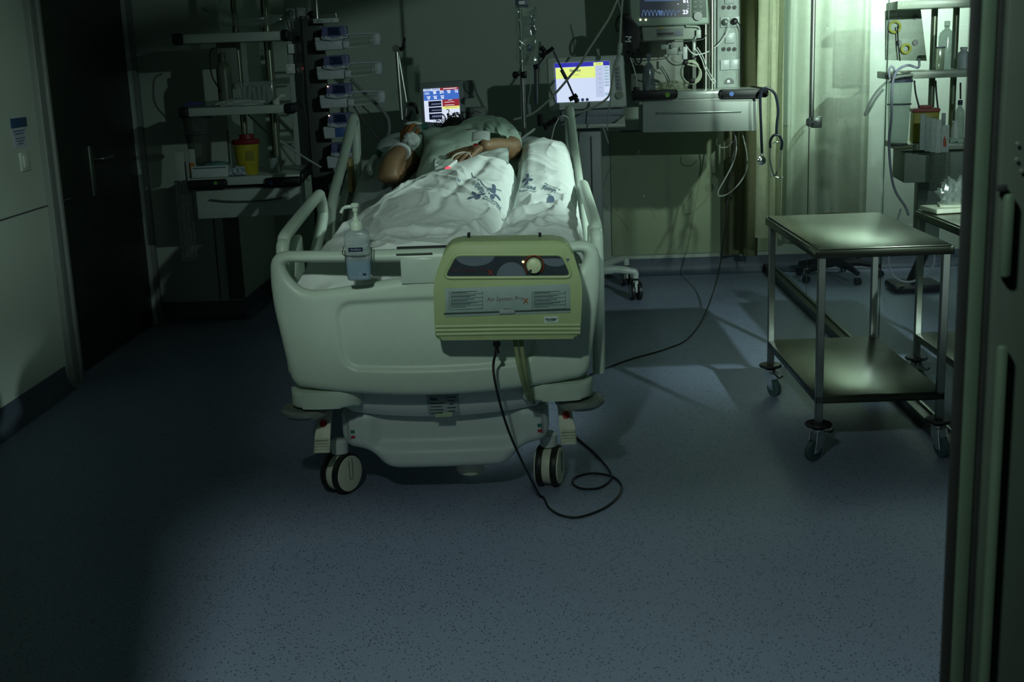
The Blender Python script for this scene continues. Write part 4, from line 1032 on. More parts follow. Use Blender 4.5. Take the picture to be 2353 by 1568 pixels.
for (cx, cy, ang, brk) in ((.013, .013, 215, 1), (TW-.013, .013, 290, 0), (.013, TD-.013, 300, 1), (TW-.013, TD-.013, 250, 0)):
    obj('leg', MB().box(tt(cx, cy, (.135+TH-.03)/2), (.026, .026, TH-.03-.135), .002, TX, 1), STEELD, tr, smooth=False)
    cs = obj('caster_bumper', MB().lathe([(.016, -.012), (.046, -.006), (.050, .0), (.046, .006), (.018, .009)], tt(cx, cy, .135), (0, 0, 1), 24), RUB, tr)
    a_ = radians(ang); d = V((cos(a_), sin(a_), 0)); s_ = V((-d.y, d.x, 0)); w0 = tt(cx, cy, 0); wc_ = V((w0.x, w0.y, .038))+d*.025
    b = MB(); b.lathe([(.022, .104), (.024, .118), (.014, .125)], (w0.x, w0.y, 0), (0, 0, 1), 16)
    for q in (-1, 1):
        e = s_*(q*.017); b.prism([V((w0.x, w0.y, .108))+e-d*.020, V((w0.x, w0.y, .108))+e+d*.024, wc_+e+d*.012-V((0, 0, .006)), wc_+e-d*.010-V((0, 0, .006)), V((w0.x, w0.y, .075))+e-d*.018], s_*q*.003, .001, 1)
    b.cyl(wc_-s_*.022, wc_+s_*.022, .006, n=10); obj('caster_fork', b, CHR, tr)
    b = MB(); b.lathe([(.010, -.012), (.030, -.012), (.036, -.010), (.0375, 0), (.036, .010), (.030, .012), (.010, .012)], wc_, s_, 28); obj('caster_wheel', b, mk('caster_rubber', (.05, .09, .10), .5), tr)
    if brk:
        b = MB(); h0 = V((w0.x, w0.y, .098)); dd = (d*(-1) if ang != 300 else d)
        b.tube(catmull([h0, h0+dd*.03+V((0, 0, .004)), h0+dd*.06-V((0, 0, .006)), h0+dd*.075+V((0, 0, .004))], 4), [.008, .010], 8, flat=.35); obj('brake_lever', b, STEELD, tr)
tr2 = copy_tree(tr); tr2.location = (1.60, 4.42, 0); tr2['label'] = 'second steel trolley behind the glass with crumpled packaging on top'
# crumpled packaging on the second trolley
b = MB()
def crum(c, rx, ry, rz, seed, amp=.35, n=22):
    c = V(c)
    def f(u, v):
        a_ = 2*pi*u; th = pi*(.02+.96*v); d = V((cos(a_)*sin(th), sin(a_)*sin(th), -cos(th))); k = 1+amp*noise.noise(d*2.6+V((seed, 0, 0)))+amp*.7*noise.noise(d*6+V((0, seed, 0)))
        return c+V((d.x*rx*k, d.y*ry*k, max(-rz*.5, d.z*rz*k)))
    return f
t2 = V((1.60, 4.42, 0))
pz = PZ(2186, 484, .785)
b.grid(crum(pz+V((0, 0, .055)), .055, .05, .075, 4, .5), 26, 20, True)
solo('plastic_wrapper', b, POLY, 'crumpled clear plastic wrapper on the trolley behind the glass', 'wrapper', angle=20)
b = MB(); b.box(pz+V((-.01, -.02, .012)), (.20, .15, .020), .004, Matrix.Rotation(radians(10), 3, 'Z')); b.box(pz+V((.02, -.01, .026)), (.15, .12, .008), .003, Matrix.Rotation(radians(-12), 3, 'Z'))
solo('paper_pack', b, mk('paper_cream', (.62, .66, .52), .8, var=.1), 'flat cream paper packs under the clear wrapper', 'pack')

# ================================================================ LEFT EQUIPMENT UNIT
LU_ = Unit((-1.75, 6.50, 0), 6)
lft = thing('equipment_stand', 'dark three-tier shelf unit with drawer in the shadowed left corner', 'shelf unit', LU_.pt(560, 470, .22)*1.0, radians(6))
LU = LU_
# poles
for (x0, x1, d) in ((563, 578, .24), (630, 650, .24)):
    A = LU.pt((x0+x1)/2, 405, d); A0 = V((A.x, A.y, 0.84)); b = MB(); b.cyl(A0, V((A.x, A.y, 2.4)), (LU.pt(x1, 405, d)-LU.pt(x0, 405, d)).length/2, n=16); obj('upright_pole', b, mk('pole_dark_steel', (.20, .23, .17), .3, metal=.8), lft)
def shelf(name, zx0, xl, xr, yl, th, depth, caps, z=None):
    A = LU.pt(xl, yl); B = LU.pt(xr, yl-(xr-xl)*.05); w_ = (B-A).dot(LU.u); c = A+LU.u*(w_/2)+LU.n*(depth/2); c.z = A.z-th/2
    b = MB(); b.box(c, (w_, depth, th), .006, LU.ax); s_ = obj(name, b, mk('shelf_white', (.36, .42, .38), .35, var=.03), lft)
    for (t0, t1) in caps:
        b = MB(); b.box(A+LU.u*(w_*(t0+t1)/2)+LU.n*.006+V((0, 0, -th/2)), (w_*(t1-t0), .06, th*1.25), .012, LU.ax, 3); obj('end_cap', b, BLK, s_)
    b = MB(); b.box(A+LU.u*(w_+.002)+LU.n*(depth/2)+V((0, 0, -th/2)), (.03, depth, th*1.1), .010, LU.ax); obj('side_bumper', b, BLK, s_)
    return A.z, A, w_
z1_, a1_, w1_ = shelf('top_shelf', 0, 396, 656, 80, .047, .36, [(0, .09), (.96, 1.03)])
z2_, a2_, w2_ = shelf('middle_shelf', 0, 410, 672, 250, .044, .36, [(0, .085), (.93, 1.02)])
zt, at_, wt_ = shelf('desk_top', 0, 430, 690, 411, .045, .60, [])
b = MB(); LU.box(b, 430, 414, 521, 436, .05, -.03, .012, 3); obj('front_bumper', b, BLK, lft)
b = MB(); LU.box(b, 608, 408, 692, 430, .05, -.03, .012, 3); obj('front_bumper', b, BLK, lft)
for x_, m_ in ((495, mk('dot_green', (.10, .30, .03), .5)), (623, mk('dot_blue', (.03, .08, .35), .5))):
    b = MB(); LU.disc(b, x_, 421, .010, .003, -.034); obj('bumper_dot', b, m_, lft)
b = MB(); LU.box(b, 452, 434, 690, 499, .36, .01, .006); dr = obj('drawer', b, mk('drawer_white', (.34, .40, .36), .45), lft)
b = MB(); b.tube(catmull(LU.poly([(482, 459), (520, 463), (565, 463), (610, 461), (648, 455)], -.012), 5), .0045, 8); obj('drawer_handle', b, DKG, dr)
# the socket column behind it
ck = thing('socket_column', 'shadowed white socket column behind the left shelf unit', 'socket column', LU.pt(680, 240, .72), radians(6))
b = MB(); A = LU.pt(652, 20, .74); B = LU.pt(712, 20, .74); w_ = (B-A).dot(LU.u)
b.box(V(((A.x+B.x)/2, (A.y+B.y)/2, 1.72))+LU.n*.06, (w_, .10, 1.76), .006, LU.ax); obj('column_body', b, mk('column_shell', (.42, .48, .44), .45), ck)
def socket(U_, par, x, y, s, d, hole=True, mat=WHT, plug=None):
    b = MB(); c = U_.pt(x, y, d); b.box(c-U_.n*.004, (s, .010, s*1.08), .003, U_.ax); o = obj('socket', b, mat, par)
    if hole:
        b = MB(); b.lathe([(s*.40, 0), (s*.40, .001), (s*.36, .0012), (s*.34, -.006)], c-U_.n*.0085, -U_.n, 22); obj('socket_well', b, GRY, o)
        for q in (-1, 1): pass
    return c
for (x, y) in ((668, 31), (692, 29), (668, 158), (694, 156), (672, 112), (695, 110)): socket(LU, ck, x, y, .050, .735, y in (31, 29, 158, 156))
for x_ in (670, 683, 697): b = MB(); LU.disc(b, x_, 88, .014, .012, .725); obj('gas_outlet', b, BLK, ck)
def plug(U_, x, y, d, mat, label, cat='plug', pts=None, r=.0035, name='plug_and_cable', grp=None):
    b = MB(); c = U_.pt(x, y, d); b.lathe([(.019, 0), (.019, .02), (.014, .032), (.006, .045)], c, -U_.n, 16)
    if pts: b.tube(catmull([c-U_.n*.04]+pts, 6), r, 7)
    return solo(name, b, mat, label, cat, grp)
plug(LU, 668, 31, .725, GRY, 'grey plug in the upper socket of the left column', pts=[LU.pt(671, 50, .68), LU.pt(674, 66, .70)])
plug(LU, 690, 160, .725, WHT, 'white plug with thin cable in the lower socket of the left column', pts=[LU.pt(697, 175, .68), LU.pt(696, 215, .70), LU.pt(697, 236, .72)])
b = MB(); b.ball(LU.pt(698, 157, .70), .004, 8); solo('socket_light', b, glow('led_red', (1, .05, .12), .6), 'tiny red light on the left column socket', 'light')
# things on the left shelves
def on(U_, x, y, d, z): 
    p = U_.pt(x, y, d); return V((p.x, p.y, z))
def bagmesh(pts_low, pts_top, U_, d, dep, seed):
    b = MB()
    def f(u, v):
        a_ = 2*pi*u; x = .5-.5*cos(a_); i = x*(len(pts_low)-1); j = min(int(i), len(pts_low)-2); t = i-j
        lo_ = (lerp(pts_low[j][0], pts_low[j+1][0], t), lerp(pts_low[j][1], pts_low[j+1][1], t)); hi = (lerp(pts_top[j][0], pts_top[j+1][0], t), lerp(pts_top[j][1], pts_top[j+1][1], t))
        px, py = lerp(lo_[0], hi[0], v), lerp(lo_[1], hi[1], v); bul = sin(pi*v)**.5*sin(pi*x)**.6*dep
        p = U_.pt(px, py, d)+U_.n*(bul*math.copysign(1, sin(a_))*abs(sin(a_))**.5); return p+V((noise.noise(V((u*9, v*7, seed))), noise.noise(V((u*7, v*9, seed+3))), noise.noise(V((u*8, v*8, seed+7)))))*.012
    b.grid(f, 40, 18, True); return b
solo('plastic_bag', bagmesh([(470, 24), (505, 56), (560, 66), (610, 62), (645, 44)], [(460, 17), (510, 22), (555, 38), (600, 38), (648, 32)], LU, .14, .09, 3), POLY, 'large filled clear plastic bag slumped on the topmost left shelf', 'bag', angle=20)
b = MB(); LU.box(b, 500, 92, 546, 205, .10, .16, .01)
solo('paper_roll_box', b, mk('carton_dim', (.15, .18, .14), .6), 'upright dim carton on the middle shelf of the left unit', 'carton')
def bottle(U_, x, yb, yt, w_px, d, z, mat, capmat, label, cat='bottle', name='bottle', neck=.35, sub='cap', grp=None):
    c = on(U_, x, yb, d, z); top_p = U_.pt(x, yt, d); H_ = top_p.z-z; r = (U_.pt(x+w_px/2, yb, d)-U_.pt(x-w_px/2, yb, d)).length/2
    o = thing(name, label, cat, c, 0, grp)
    b = MB(); b.lathe([(r*.8, 0), (r, .006), (r, H_*.66), (r*.85, H_*.76), (r*neck, H_*.84), (r*neck, H_*.90)], c, (0, 0, 1), 20); obj('bottle_body', b, mat, o)
    b = MB(); b.lathe([(r*neck*1.25, H_*.88), (r*neck*1.25, H_*.985), (r*neck, H_)], c, (0, 0, 1), 16); obj(sub, b, capmat, o)
    return o
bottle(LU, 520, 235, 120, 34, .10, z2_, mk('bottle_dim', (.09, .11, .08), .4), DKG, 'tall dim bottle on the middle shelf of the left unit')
b = MB(); b.tube(catmull([on(LU, 500, 200, .1, z2_+.30), LU.pt(483, 120, .05), LU.pt(486, 170, .04), LU.pt(503, 203, .06), LU.pt(520, 226, .08)], 6), .004, 7); solo('black_cable', b, RUB, 'thin black cable curling beside the tall bottle on the left unit', 'cable')
bx = thing('storage_box', 'clear plastic box of small packs on the middle left shelf', 'box', on(LU, 590, 245, .14, z2_), radians(6))
b = MB(); c = on(LU, 590, 245, .16, z2_+.062); b.box(c, (.20, .16, .12), .008, LU.ax); obj('box_shell', b, PLAST, bx)
b = MB()
for k in range(7): b.box(c+LU.u*(-.075+.025*k)+V((0, 0, -.012+.006*(k % 3))), (.018, .12, .085), .003, LU.ax @ Matrix.Rotation(radians(6*((k % 3)-1)), 3, 'Y'))
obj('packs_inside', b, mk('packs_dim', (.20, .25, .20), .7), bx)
b = MB(); c = on(LU, 545, 245, .05, z2_+.008); b.grid(crum(c+V((0, 0, .004)), .13, .035, .022, 9, .4), 26, 12, True); solo('tissue_wad', b, mk('tissue', (.42, .48, .44), .9), 'crumpled white wrapping along the front of the middle left shelf', 'wrapping', angle=40)
b = MB(); LU.prism(b, [(420, 244), (428, 236), (460, 236), (468, 240)], .05, .03, .002); solo('blue_pouch', b, mk('blue_pouch', (.03, .05, .22), .5), 'small dark blue pouch at the left end of the middle shelf', 'pouch')
b = MB(); c = on(LU, 634, 232, .05, z2_); b.lathe([(.018, 0), (.019, .02), (.014, .026), (.006, .026)], c, (0, 0, 1), 16); b.tube(catmull([c+V((0, 0, .02)), c+V((.03, 0, .045)), c+V((.045, .01, .04))], 4), .010, 8); solo('tape_roll', b, mk('tape_white', (.5, .54, .50), .6), 'small white dispenser cap with a red dot on the middle left shelf', 'dispenser')
# yellow sharps bin
sb = thing('sharps_bin', 'round yellow sharps bin with dark red lid on the left desk', 'sharps bin', on(LU, 568, 390, .10, zt))
c = on(LU, 570, 390, .12, zt); H_ = .165; r = .066
b = MB(); b.lathe([(r*.78, 0), (r*.82, .005), (r, H_*.94), (r*1.02, H_)], c, (0, 0, 1), 28); b.mi = 1
b.box(c-LU.n*(r*.93)+LU.u*.022+V((0, 0, H_*.62)), (.046, .003, .05), .001, LU.ax); obj('bin_body', b, [YEL, mk('bin_print', (.22, .20, .03), .6)], sb)
b = MB(); b.lathe([(r*1.10, H_-.004), (r*1.14, H_+.006), (r*1.06, H_+.018), (r*.5, H_+.024)], c, (0, 0, 1), 28); b.lathe([(r*.62, H_+.02), (r*.60, H_+.046), (r*.2, H_+.048)], c+LU.u*.008, (0, 0, 1), 22); obj('bin_lid', b, RED, sb)
gb = thing('glove_box', 'pale tissue or glove carton on the left desk front', 'carton', on(LU, 487, 408, .02, zt), radians(6))
c = on(LU, 487, 409, .06, zt+.031); b = MB(); b.box(c, (.19, .11, .06), .003, LU.ax); b.mi = 1; b.box(c+V((0, 0, .0305))+LU.n*.005, (.13, .05, .001), 0, LU.ax); b.box(c-LU.n*.0555+V((0, 0, .02)), (.17, .001, .006), 0, LU.ax)
obj('carton', b, [mk('glove_carton', (.48, .55, .54), .6), mk('carton_teal', (.05, .13, .16), .6)], gb)
b = MB(); b.grid(crum(c+LU.u*.03+V((0, 0, .032)), .07, .03, .014, 2, .4), 20, 10, True); obj('glove_tuft', b, mk('glove_teal', (.10, .22, .20), .6), gb, angle=60)
b = MB(); b.grid(crum(c+LU.u*.135+V((0, -.02, -.012)), .05, .035, .03, 5, .4), 22, 12, True); solo('blue_star_pack', b, mk('pack_blue_white', (.30, .36, .42), .6, var=.5, scale=60), 'small crumpled pale blue pack beside the glove carton', 'pack', angle=30)
b = MB(); c = on(LU, 630, 395, .16, zt); b.lathe([(.022, 0), (.026, .075), (.025, .076), (.022, .004)], c, (0, 0, 1), 18); solo('clear_beaker', b, PLAST, 'clear plastic cup right of the sharps bin on the left desk', 'cup')
b = MB(); b.tube([on(LU, 628, 395, .16, zt+.004), LU.pt(622, 358, .13)], .003, 6); solo('pen', b, DKG, 'thin dark pen leaning in the clear cup on the left desk', 'pen')
# suction jar under the middle shelf
sj = thing('suction_jar', 'large translucent suction canister hanging left under the middle shelf', 'canister', LU.pt(462, 372, .05))
c = LU.pt(462, 372, .10); ztop = LU.pt(462, 268, .10).z; H_ = ztop-c.z
b = MB(); b.lathe([(.05, 0), (.055, .01), (.075, H_*.95), (.078, H_)], c, (0, 0, 1), 26); obj('canister', b, clear('smoky_plastic', (.6, .66, .6), .3, .15, .35, (.16, .20, .17)), sj)
b = MB(); b.lathe([(.080, H_-.004), (.082, H_+.012), (.06, H_+.02)], c, (0, 0, 1), 26); b.lathe([(.078, H_*.62), (.080, H_*.62+.004), (.078, H_*.62+.01)], c, (0, 0, 1), 26); obj('canister_ring', b, DKG, sj)
# wire basket and catheter packs hanging at the far left
def basket(U_, xl, xr, yt, yb, d, dep, label, mat, nx=9, ny=26, name='wire_basket'):
    b = MB(); A = U_.pt(xl, (yt+yb)/2, d); B = U_.pt(xr, (yt+yb)/2, d); W_ = (B-A).dot(U_.u); z1 = U_.pt(xl, yt, d).z; z0_ = U_.pt(xl, yb, d).z
    A.z = z0_; H_ = z1-z0_; r = .0013
    for s_, off in ((0, 0), (1, dep)):
        for i in range(nx+1): q = A+U_.u*(W_*i/nx)+U_.n*off; b.tube([q, q+V((0, 0, H_))], r, 4)
        for j in range(ny+1): q = A+U_.n*off+V((0, 0, H_*j/ny)); b.tube([q, q+U_.u*W_], r, 4)
    for i in range(4):
        for sx in (0, W_): q = A+U_.u*sx+U_.n*(dep*i/3); b.tube([q, q+V((0, 0, H_))], r, 4)
    for j in range(0, ny+1, 2):
        for sx in (0, W_): q = A+U_.u*sx+V((0, 0, H_*j/ny)); b.tube([q, q+U_.n*dep], r, 4)
    return solo(name, b, mat, label, 'basket'), A, W_, H_
bk, A, W_, H_ = basket(LU, 408, 440, 418, 600, -.02, .10, 'tall narrow wire basket hanging at the far left of the dark unit', mk('basket_wire', (.16, .20, .17), .5, metal=.5))
bk2, A2, W2, H2 = basket(LU, 404, 412, 418, 420, -.02, .02, 'x', DKG, 1, 1, 'basket_hook'); bk2['label'] = 'little dark wire hook of the left basket'; bk2['category'] = 'hook'
random.seed(5)
for k, (x0, y0, x1, y1) in enumerate([(402, 350, 424, 415), (427, 352, 434, 414), (436, 343, 450, 412), (420, 372, 428, 414)]):
    b = MB(); LU.box(b, x0, y0, x1, y1, .006, .01+.012*k, .001)
    solo('catheter_pack', b, [mk('pack_paper', (.38, .42, .38), .6), mk('pack_paper_b', (.30, .34, .32), .6)][k % 2], ['wide pale catheter pack, leftmost above the left wire basket', 'narrow pale pack standing second from left above the basket', 'clear tall pack nearest the glove carton', 'short thin pack between two others above the basket'][k], 'pack', None)
b = MB(); b.box(LU.pt(441, 386, .03), (.022, .02, .05), .004, LU.ax @ Matrix.Rotation(.2, 3, 'Y')); solo('orange_cap', b, mk('orange_plastic', (.50, .14, .02), .5), 'small orange cap among the catheter packs on the left', 'cap')
# thin tubes and cables behind the left unit
for i, (pts, r, m, lb) in enumerate([
    ([(565, 258), (610, 300), (650, 328), (700, 362), (738, 385)], .006, TUBEC, 'grey slanting tube behind the left unit'),
    ([(632, 252), (640, 290), (636, 325), (625, 355)], .007, RUB, 'black hose hanging between the two poles of the left unit'),
    ([(697, 236), (706, 290), (702, 330), (703, 378)], .003, RUB, 'thin black cable hanging right of the left unit poles')]):
    solo('hanging_tube' if i == 0 else 'hanging_cable', MB().tube(catmull([LU.pt(x, y, .36) for x, y in pts], 6), r, 8), m, lb, 'cable')

# ================================================================ INFUSION PUMP TOWER
PU = Unit((-1.1, 7.05, 0), 2)
tw = thing('pump_rack', 'tall docking rack carrying a column of infusion pumps', 'rack', V((PU.pt(735, 400, .1).x, 7.15, 0)), radians(2))
b = MB(); A = PU.pt(728, 300, .12)
b.tube([V((A.x-.035, A.y, .10)), V((A.x-.035, A.y, 1.74))], .016, 10); b.box(V((A.x+.02, A.y, .95)), (.12, .05, 1.55), .008, PU.ax); obj('rack_column', b, mk('rack_grey', (.07, .09, .08), .45), tw)
b = MB(); 
for k in range(5):
    a_ = 2*pi*k/5+.3; b.tube([V((A.x, A.y, .09)), V((A.x+.27*cos(a_), A.y+.27*sin(a_), .065))], [.02, .014], 8); b.ball(V((A.x+.27*cos(a_), A.y+.27*sin(a_), .03)), .03, 8, (.6, 1, 1))
obj('rack_base', b, mk('rack_base_grey', (.12, .14, .13), .5), tw)
b = MB(); PU.box(b, 719, 42, 777, 53, .05, .02, .003); b.mi = 1; PU.text(b, 'space', 735, 48, .016, .0188); PU.text(b, 'ok', 762, 48, .014, .0188)
obj('rack_head', b, [mk('rack_head_pale', (.48, .54, .52), .4), INK], tw)
b = MB(); c = PU.pt(726, 0, .10); b.tube([V((c.x, c.y, 1.72)), V((c.x, c.y, 2.35))], .010, 10); b.tube(catmull([PU.pt(734, 30, .08), PU.pt(766, 29, .08), PU.pt(772, 34, .08), PU.pt(772, 41, .08)], 4), .004, 8)
obj('drip_pole', b, STEELD, tw)
b = MB(); b.box(PU.pt(716, 34, .09), (.03, .03, .04), .006, PU.ax); b.cyl(PU.pt(708, 30, .09), PU.pt(716, 34, .09), .012); obj('pole_clamp', b, BLK, tw)
PMP = mk('pump_lilac_grey', (.34, .38, .50), .4); PMW = mk('pump_white', (.48, .53, .56), .4); PSC = mk('pump_screen', (.015, .025, .07), .2); PPUR = mk('pump_purple', (.12, .13, .28), .4)
labels = ['topmost syringe pump on the rack, under the white header', 'second syringe pump from the top of the rack', 'third syringe pump from the top, amber light lit, lowest with a syringe', 'pump with blue door panel and amber light, fourth from the top', 'fifth pump in the rack, half hidden by the bed rail', 'lowest visible pump in the rack behind the bed rail']
for k, (dx, y0) in enumerate([(0, 60), (4, 127), (11, 193), (14, 260), (22, 328), (26, 392)]):
    X = 722+dx; syr = k < 3
    ip = thing('infusion_pump', labels[k], 'infusion pump', PU.pt(X+35, y0+58, .02), radians(2), 'infusion pumps stacked in the rack')
    b = MB(); PU.prism(b, fillet([(X+17, y0+2), (X+72, y0-2), (X+76, y0+28), (X+38, y0+33), (X+16, y0+27)], [5, 5, 3, 3, 3], 3), .09, -.03, .005, 2); obj('control_head', b, PPUR if syr or 1 else PMP, ip)
    b = MB(); PU.box(b, X+31, y0+3, X+60, y0+21, .003, -.0335, .001); obj('screen', b, PSC, ip)
    b = MB(); PU.prism(b, [(X+16, y0+24), (X+30, y0+23), (X+38, y0+27), (X+60, y0+25), (X+66, y0+20), (X+77, y0+20), (X+77, y0+27), (X+40, y0+34), (X+17, y0+30)], .01, -.037, .002)
    b.mi = 1
    for q in range(4): b.lathe([(.0035, 0), (.0035, .002)], PU.pt(X+42+5*q, y0+28-.4*q, -.038), -PU.n, 8)
    b.lathe([(.005, 0), (.005, .002)], PU.pt(X+22, y0+26, -.038), -PU.n, 8); b.lathe([(.005, 0), (.005, .002)], PU.pt(X+68, y0+23, -.038), -PU.n, 8); b.lathe([(.005, 0), (.005, .002)], PU.pt(X+73, y0+22.5, -.038), -PU.n, 8)
    obj('keypad', b, [PMW, INK], ip)
    if k in (2, 3):
        b = MB(); b.ball(PU.pt(X+20, y0+6, -.036), .004, 8); obj('amber_light', b, glow('led_amber', (1, .72, .45), 1.8), ip)
    if syr:
        b = MB(); PU.box(b, X+1, y0+25, X+66, y0+34, .10, -.01, .004); PU.prism(b, fillet([(X, y0+35), (X+64, y0+32), (X+66, y0+54), (X+4, y0+57)], 4, 3), .10, -.02, .008, 3); obj('pump_body', b, PMW, ip)
        b = MB(); PU.box(b, X+66, y0+35, X+80, y0+50, .05, -.03, .003); obj('syringe_clamp', b, PMW, ip)
        b = MB(); b.tube(catmull(PU.poly([(X+74, y0+19), (X+110, y0+17), (X+143, y0+17), (X+149, y0+21), (X+150, y0+30), (X+148, y0+42)], .01), 5), .009, 8, flat=.7); b.box(PU.pt(X+142, y0+31, .01), (.034, .04, .062), .006, PU.ax); obj('drive_arm', b, PMW, ip)
        b = MB(); a_, c_ = PU.pt(X+80, y0+37, -.005), PU.pt(X+128, y0+33, -.005); b.tube([a_, c_], .017, 16); obj('syringe_barrel', b, clear('syringe_clear', (.85, .9, .88), .4, .1, .35, (.5, .55, .5)), ip)
        b = MB(); b.tube([c_, PU.pt(X+142, y0+31, -.005)], .007, 10); b.tube([PU.pt(X+80, y0+50, 0), PU.pt(X+118, y0+47, 0)], .005, 8); obj('syringe_plunger', b, mk('plunger_pale', (.45, .5, .45), .4), ip)
    else:
        b = MB(); PU.prism(b, fillet([(X+5, y0+32), (X+80, y0+25), (X+72, y0+56), (X+9, y0+60)], 4, 3), .11, -.02, .008, 3); obj('pump_body', b, PMW, ip)
        b = MB(); PU.box(b, X+34, y0+33, X+60, y0+55, .003, -.023, .001); obj('door_panel', b, mk('door_blue', (.05, .12, .33), .4), ip)
# tube and cables falling right of the rack
for pts, r, m, lb in [([(806, 182), (835, 212), (865, 240), (890, 270), (894, 300), (888, 322)], .010, mk('corrugated_grey', (.16, .19, .17), .6), 'thick grey corrugated hose curving down right of the pump rack'),
                      ([(812, 243), (840, 285), (878, 330)], .004, RUB, 'inner black cable slanting down from the pump rack'), ([(832, 243), (860, 270), (882, 300)], .004, RUB, 'outer black cable slanting down from the pump rack')]:
    solo('hanging_hose' if r > .005 else 'hanging_cable', MB().tube(catmull(PU.poly(pts, .05), 6), r, 10), m, lb, 'hose' if r > .005 else 'cable')

# ================================================================ EQUIPMENT BEHIND THE HEAD OF THE BED
HU = Unit((-.7, 7.35, 0), 0)
# articulated support arm
ar = thing('support_arm', 'jointed metal support arm with black levers behind the bed head', 'support arm', HU.pt(928, 290, .05))
b = MB(); b.tube(HU.poly([(912, 118), (924, 275)], .0), .011, 10); b.tube(HU.poly([(914, 118), (934, 235)], .02), .008, 10); b.lathe([(.02, -.02), (.022, 0), (.02, .02)], HU.pt(910, 112, .0), HU.n, 16); b.lathe([(.018, -.02), (.018, .02)], HU.pt(934, 241, .02), HU.n, 14); b.tube(HU.poly([(934, 240), (932, 268)], .02), .010, 8)
obj('arm_tube', b, STEELD, ar)
for pts in ([(918, 113), (926, 110), (930, 87)], [(940, 241), (952, 240), (960, 262)], [(937, 275), (941, 268), (946, 255)]):
    b = MB(); b.tube(catmull(HU.poly(pts, -.02), 4), [.012, .010, .007], 8); obj('clamp_lever', b, BLK, ar)
# patient monitor with lit screen
MU = Unit((-.7, 7.25, 0), 3)
mo = thing('patient_monitor', 'small tilted monitor with lit charts and red alarms behind the pillow', 'monitor', MU.pt(1025, 290, .05), radians(3))
b = MB(); MU.prism(b, fillet([(963, 192), (1064, 184), (1072, 288), (972, 296)], 5, 3), .06, 0, .006, 3); MU.prism(b, fillet([(1062, 186), (1090, 184), (1096, 212), (1090, 226), (1066, 226)], 6, 3), .05, .006, .005); obj('monitor_body', b, mk('monitor_shell', (.19, .22, .22), .4), mo)
b = MB(); MU.disc(b, 1079, 200, .030, .010, -.008); MU.disc(b, 1079, 200, .008, .012, -.012); obj('rotary_knob', b, mk('knob_dark', (.16, .19, .18), .4), mo)
SC = glow
cols = [glow('scr_white', (.72, .80, .98), .95), glow('scr_blue', (.05, .15, .55), 1), glow('scr_red', (.28, .02, .035), 1), glow('scr_dark', (.003, .005, .02), 1), glow('scr_yellow', (.80, .88, .25), 1), glow('scr_text', (.9, .95, 1), 1.1), glow('scr_grey', (.4, .5, .75), .9)]
b = MB(); d0 = -.002
def sq(mi, pts, d): b.mi = mi; MU.prism(b, pts, .0006, d)
sq(0, [(972.5, 205), (1053, 200), (1057.5, 265), (1055, 285), (977, 280)], d0)
def at(u, v):   # screen-relative: u,v in 0..1 from top-left
    xl, yl = 972.5+5*v, 205+74*v; xr, yr = 1053.5+4*v, 199.5+75*v; return (lerp(xl, xr, u), lerp(yl, yr, u))
def rect(mi, u0, v0, u1, v1, d): sq(mi, [at(u0, v0), at(u1, v0), at(u1, v1), at(u0, v1)], d)
rect(1, 0, .075, 1, .365, d0-.001); rect(2, .47, 0, 1, .075, d0-.001); rect(2, .52, .365, 1, .575, d0-.001); rect(4, .52, .575, 1, .66, d0-.001); rect(6, .03, .0, .22, .06, d0-.0012); rect(6, .25, .0, .45, .06, d0-.0012)
for v0, v1 in ((.39, .56), (.585, .745), (.775, .96)): rect(3, .12, v0, .49, v1, d0-.001)
for q, (u_, v_, t) in enumerate([(.32, .145, '89'), (.52, .145, '371'), (.72, .145, '93'), (.93, .145, '14'), (.14, .30, '37'), (.33, .30, '96'), (.53, .30, '36')]):
    x, y = at(u_, v_); b.mi = 5; MU.text(b, t, x, y, .017, d0-.002, bold=.0006); rect(5, u_-.06, v_-.065, u_+.05, v_-.05, d0-.002)
rect(5, .03, .12, .16, .135, d0-.002); rect(5, .03, .16, .17, .17, d0-.002)
for v_ in (.38, .44, .53): rect(5, .58 if v_ > .4 else .68, v_, .86 if v_ > .4 else .80, v_+.012, d0-.002)
rect(5, .56, .022, .95, .04, d0-.002); rect(2, .58, .61, .95, .62, d0-.002)
b.mi = 6
for (v0, h, f) in ((.48, .035, 5), (.665, .02, 6), (.87, .06, 5)):
    pts = [MU.pt(*at(.20+.28*i/60, v0+.02-h*(abs(sin(f*pi*i/60))**3)), d0-.002) for i in range(61)]; b.tube(pts, .0009, 4)
obj('screen', b, cols, mo)
b = MB(); b.box(MU.pt(1020, 300, .09), (.05, .05, .16), .01, MU.ax); b.tube([MU.pt(1020, 305, .09), V((MU.pt(1020, 305, .09).x, 7.6, 0.06))], .02, 10); b.box(V((MU.pt(1020, 305, .09).x, 7.6, .035)), (.45, .40, .05), .02); obj('monitor_stand', b, mk('stand_grey', (.18, .2, .2), .5), mo)
b = MB(); MU.box(b, 1071, 247, 1118, 300, .10, .06, .008); solo('equipment_box', b, mk('equip_dim', (.15, .18, .17), .5), 'dim grey equipment box right of the small lit monitor', 'box')
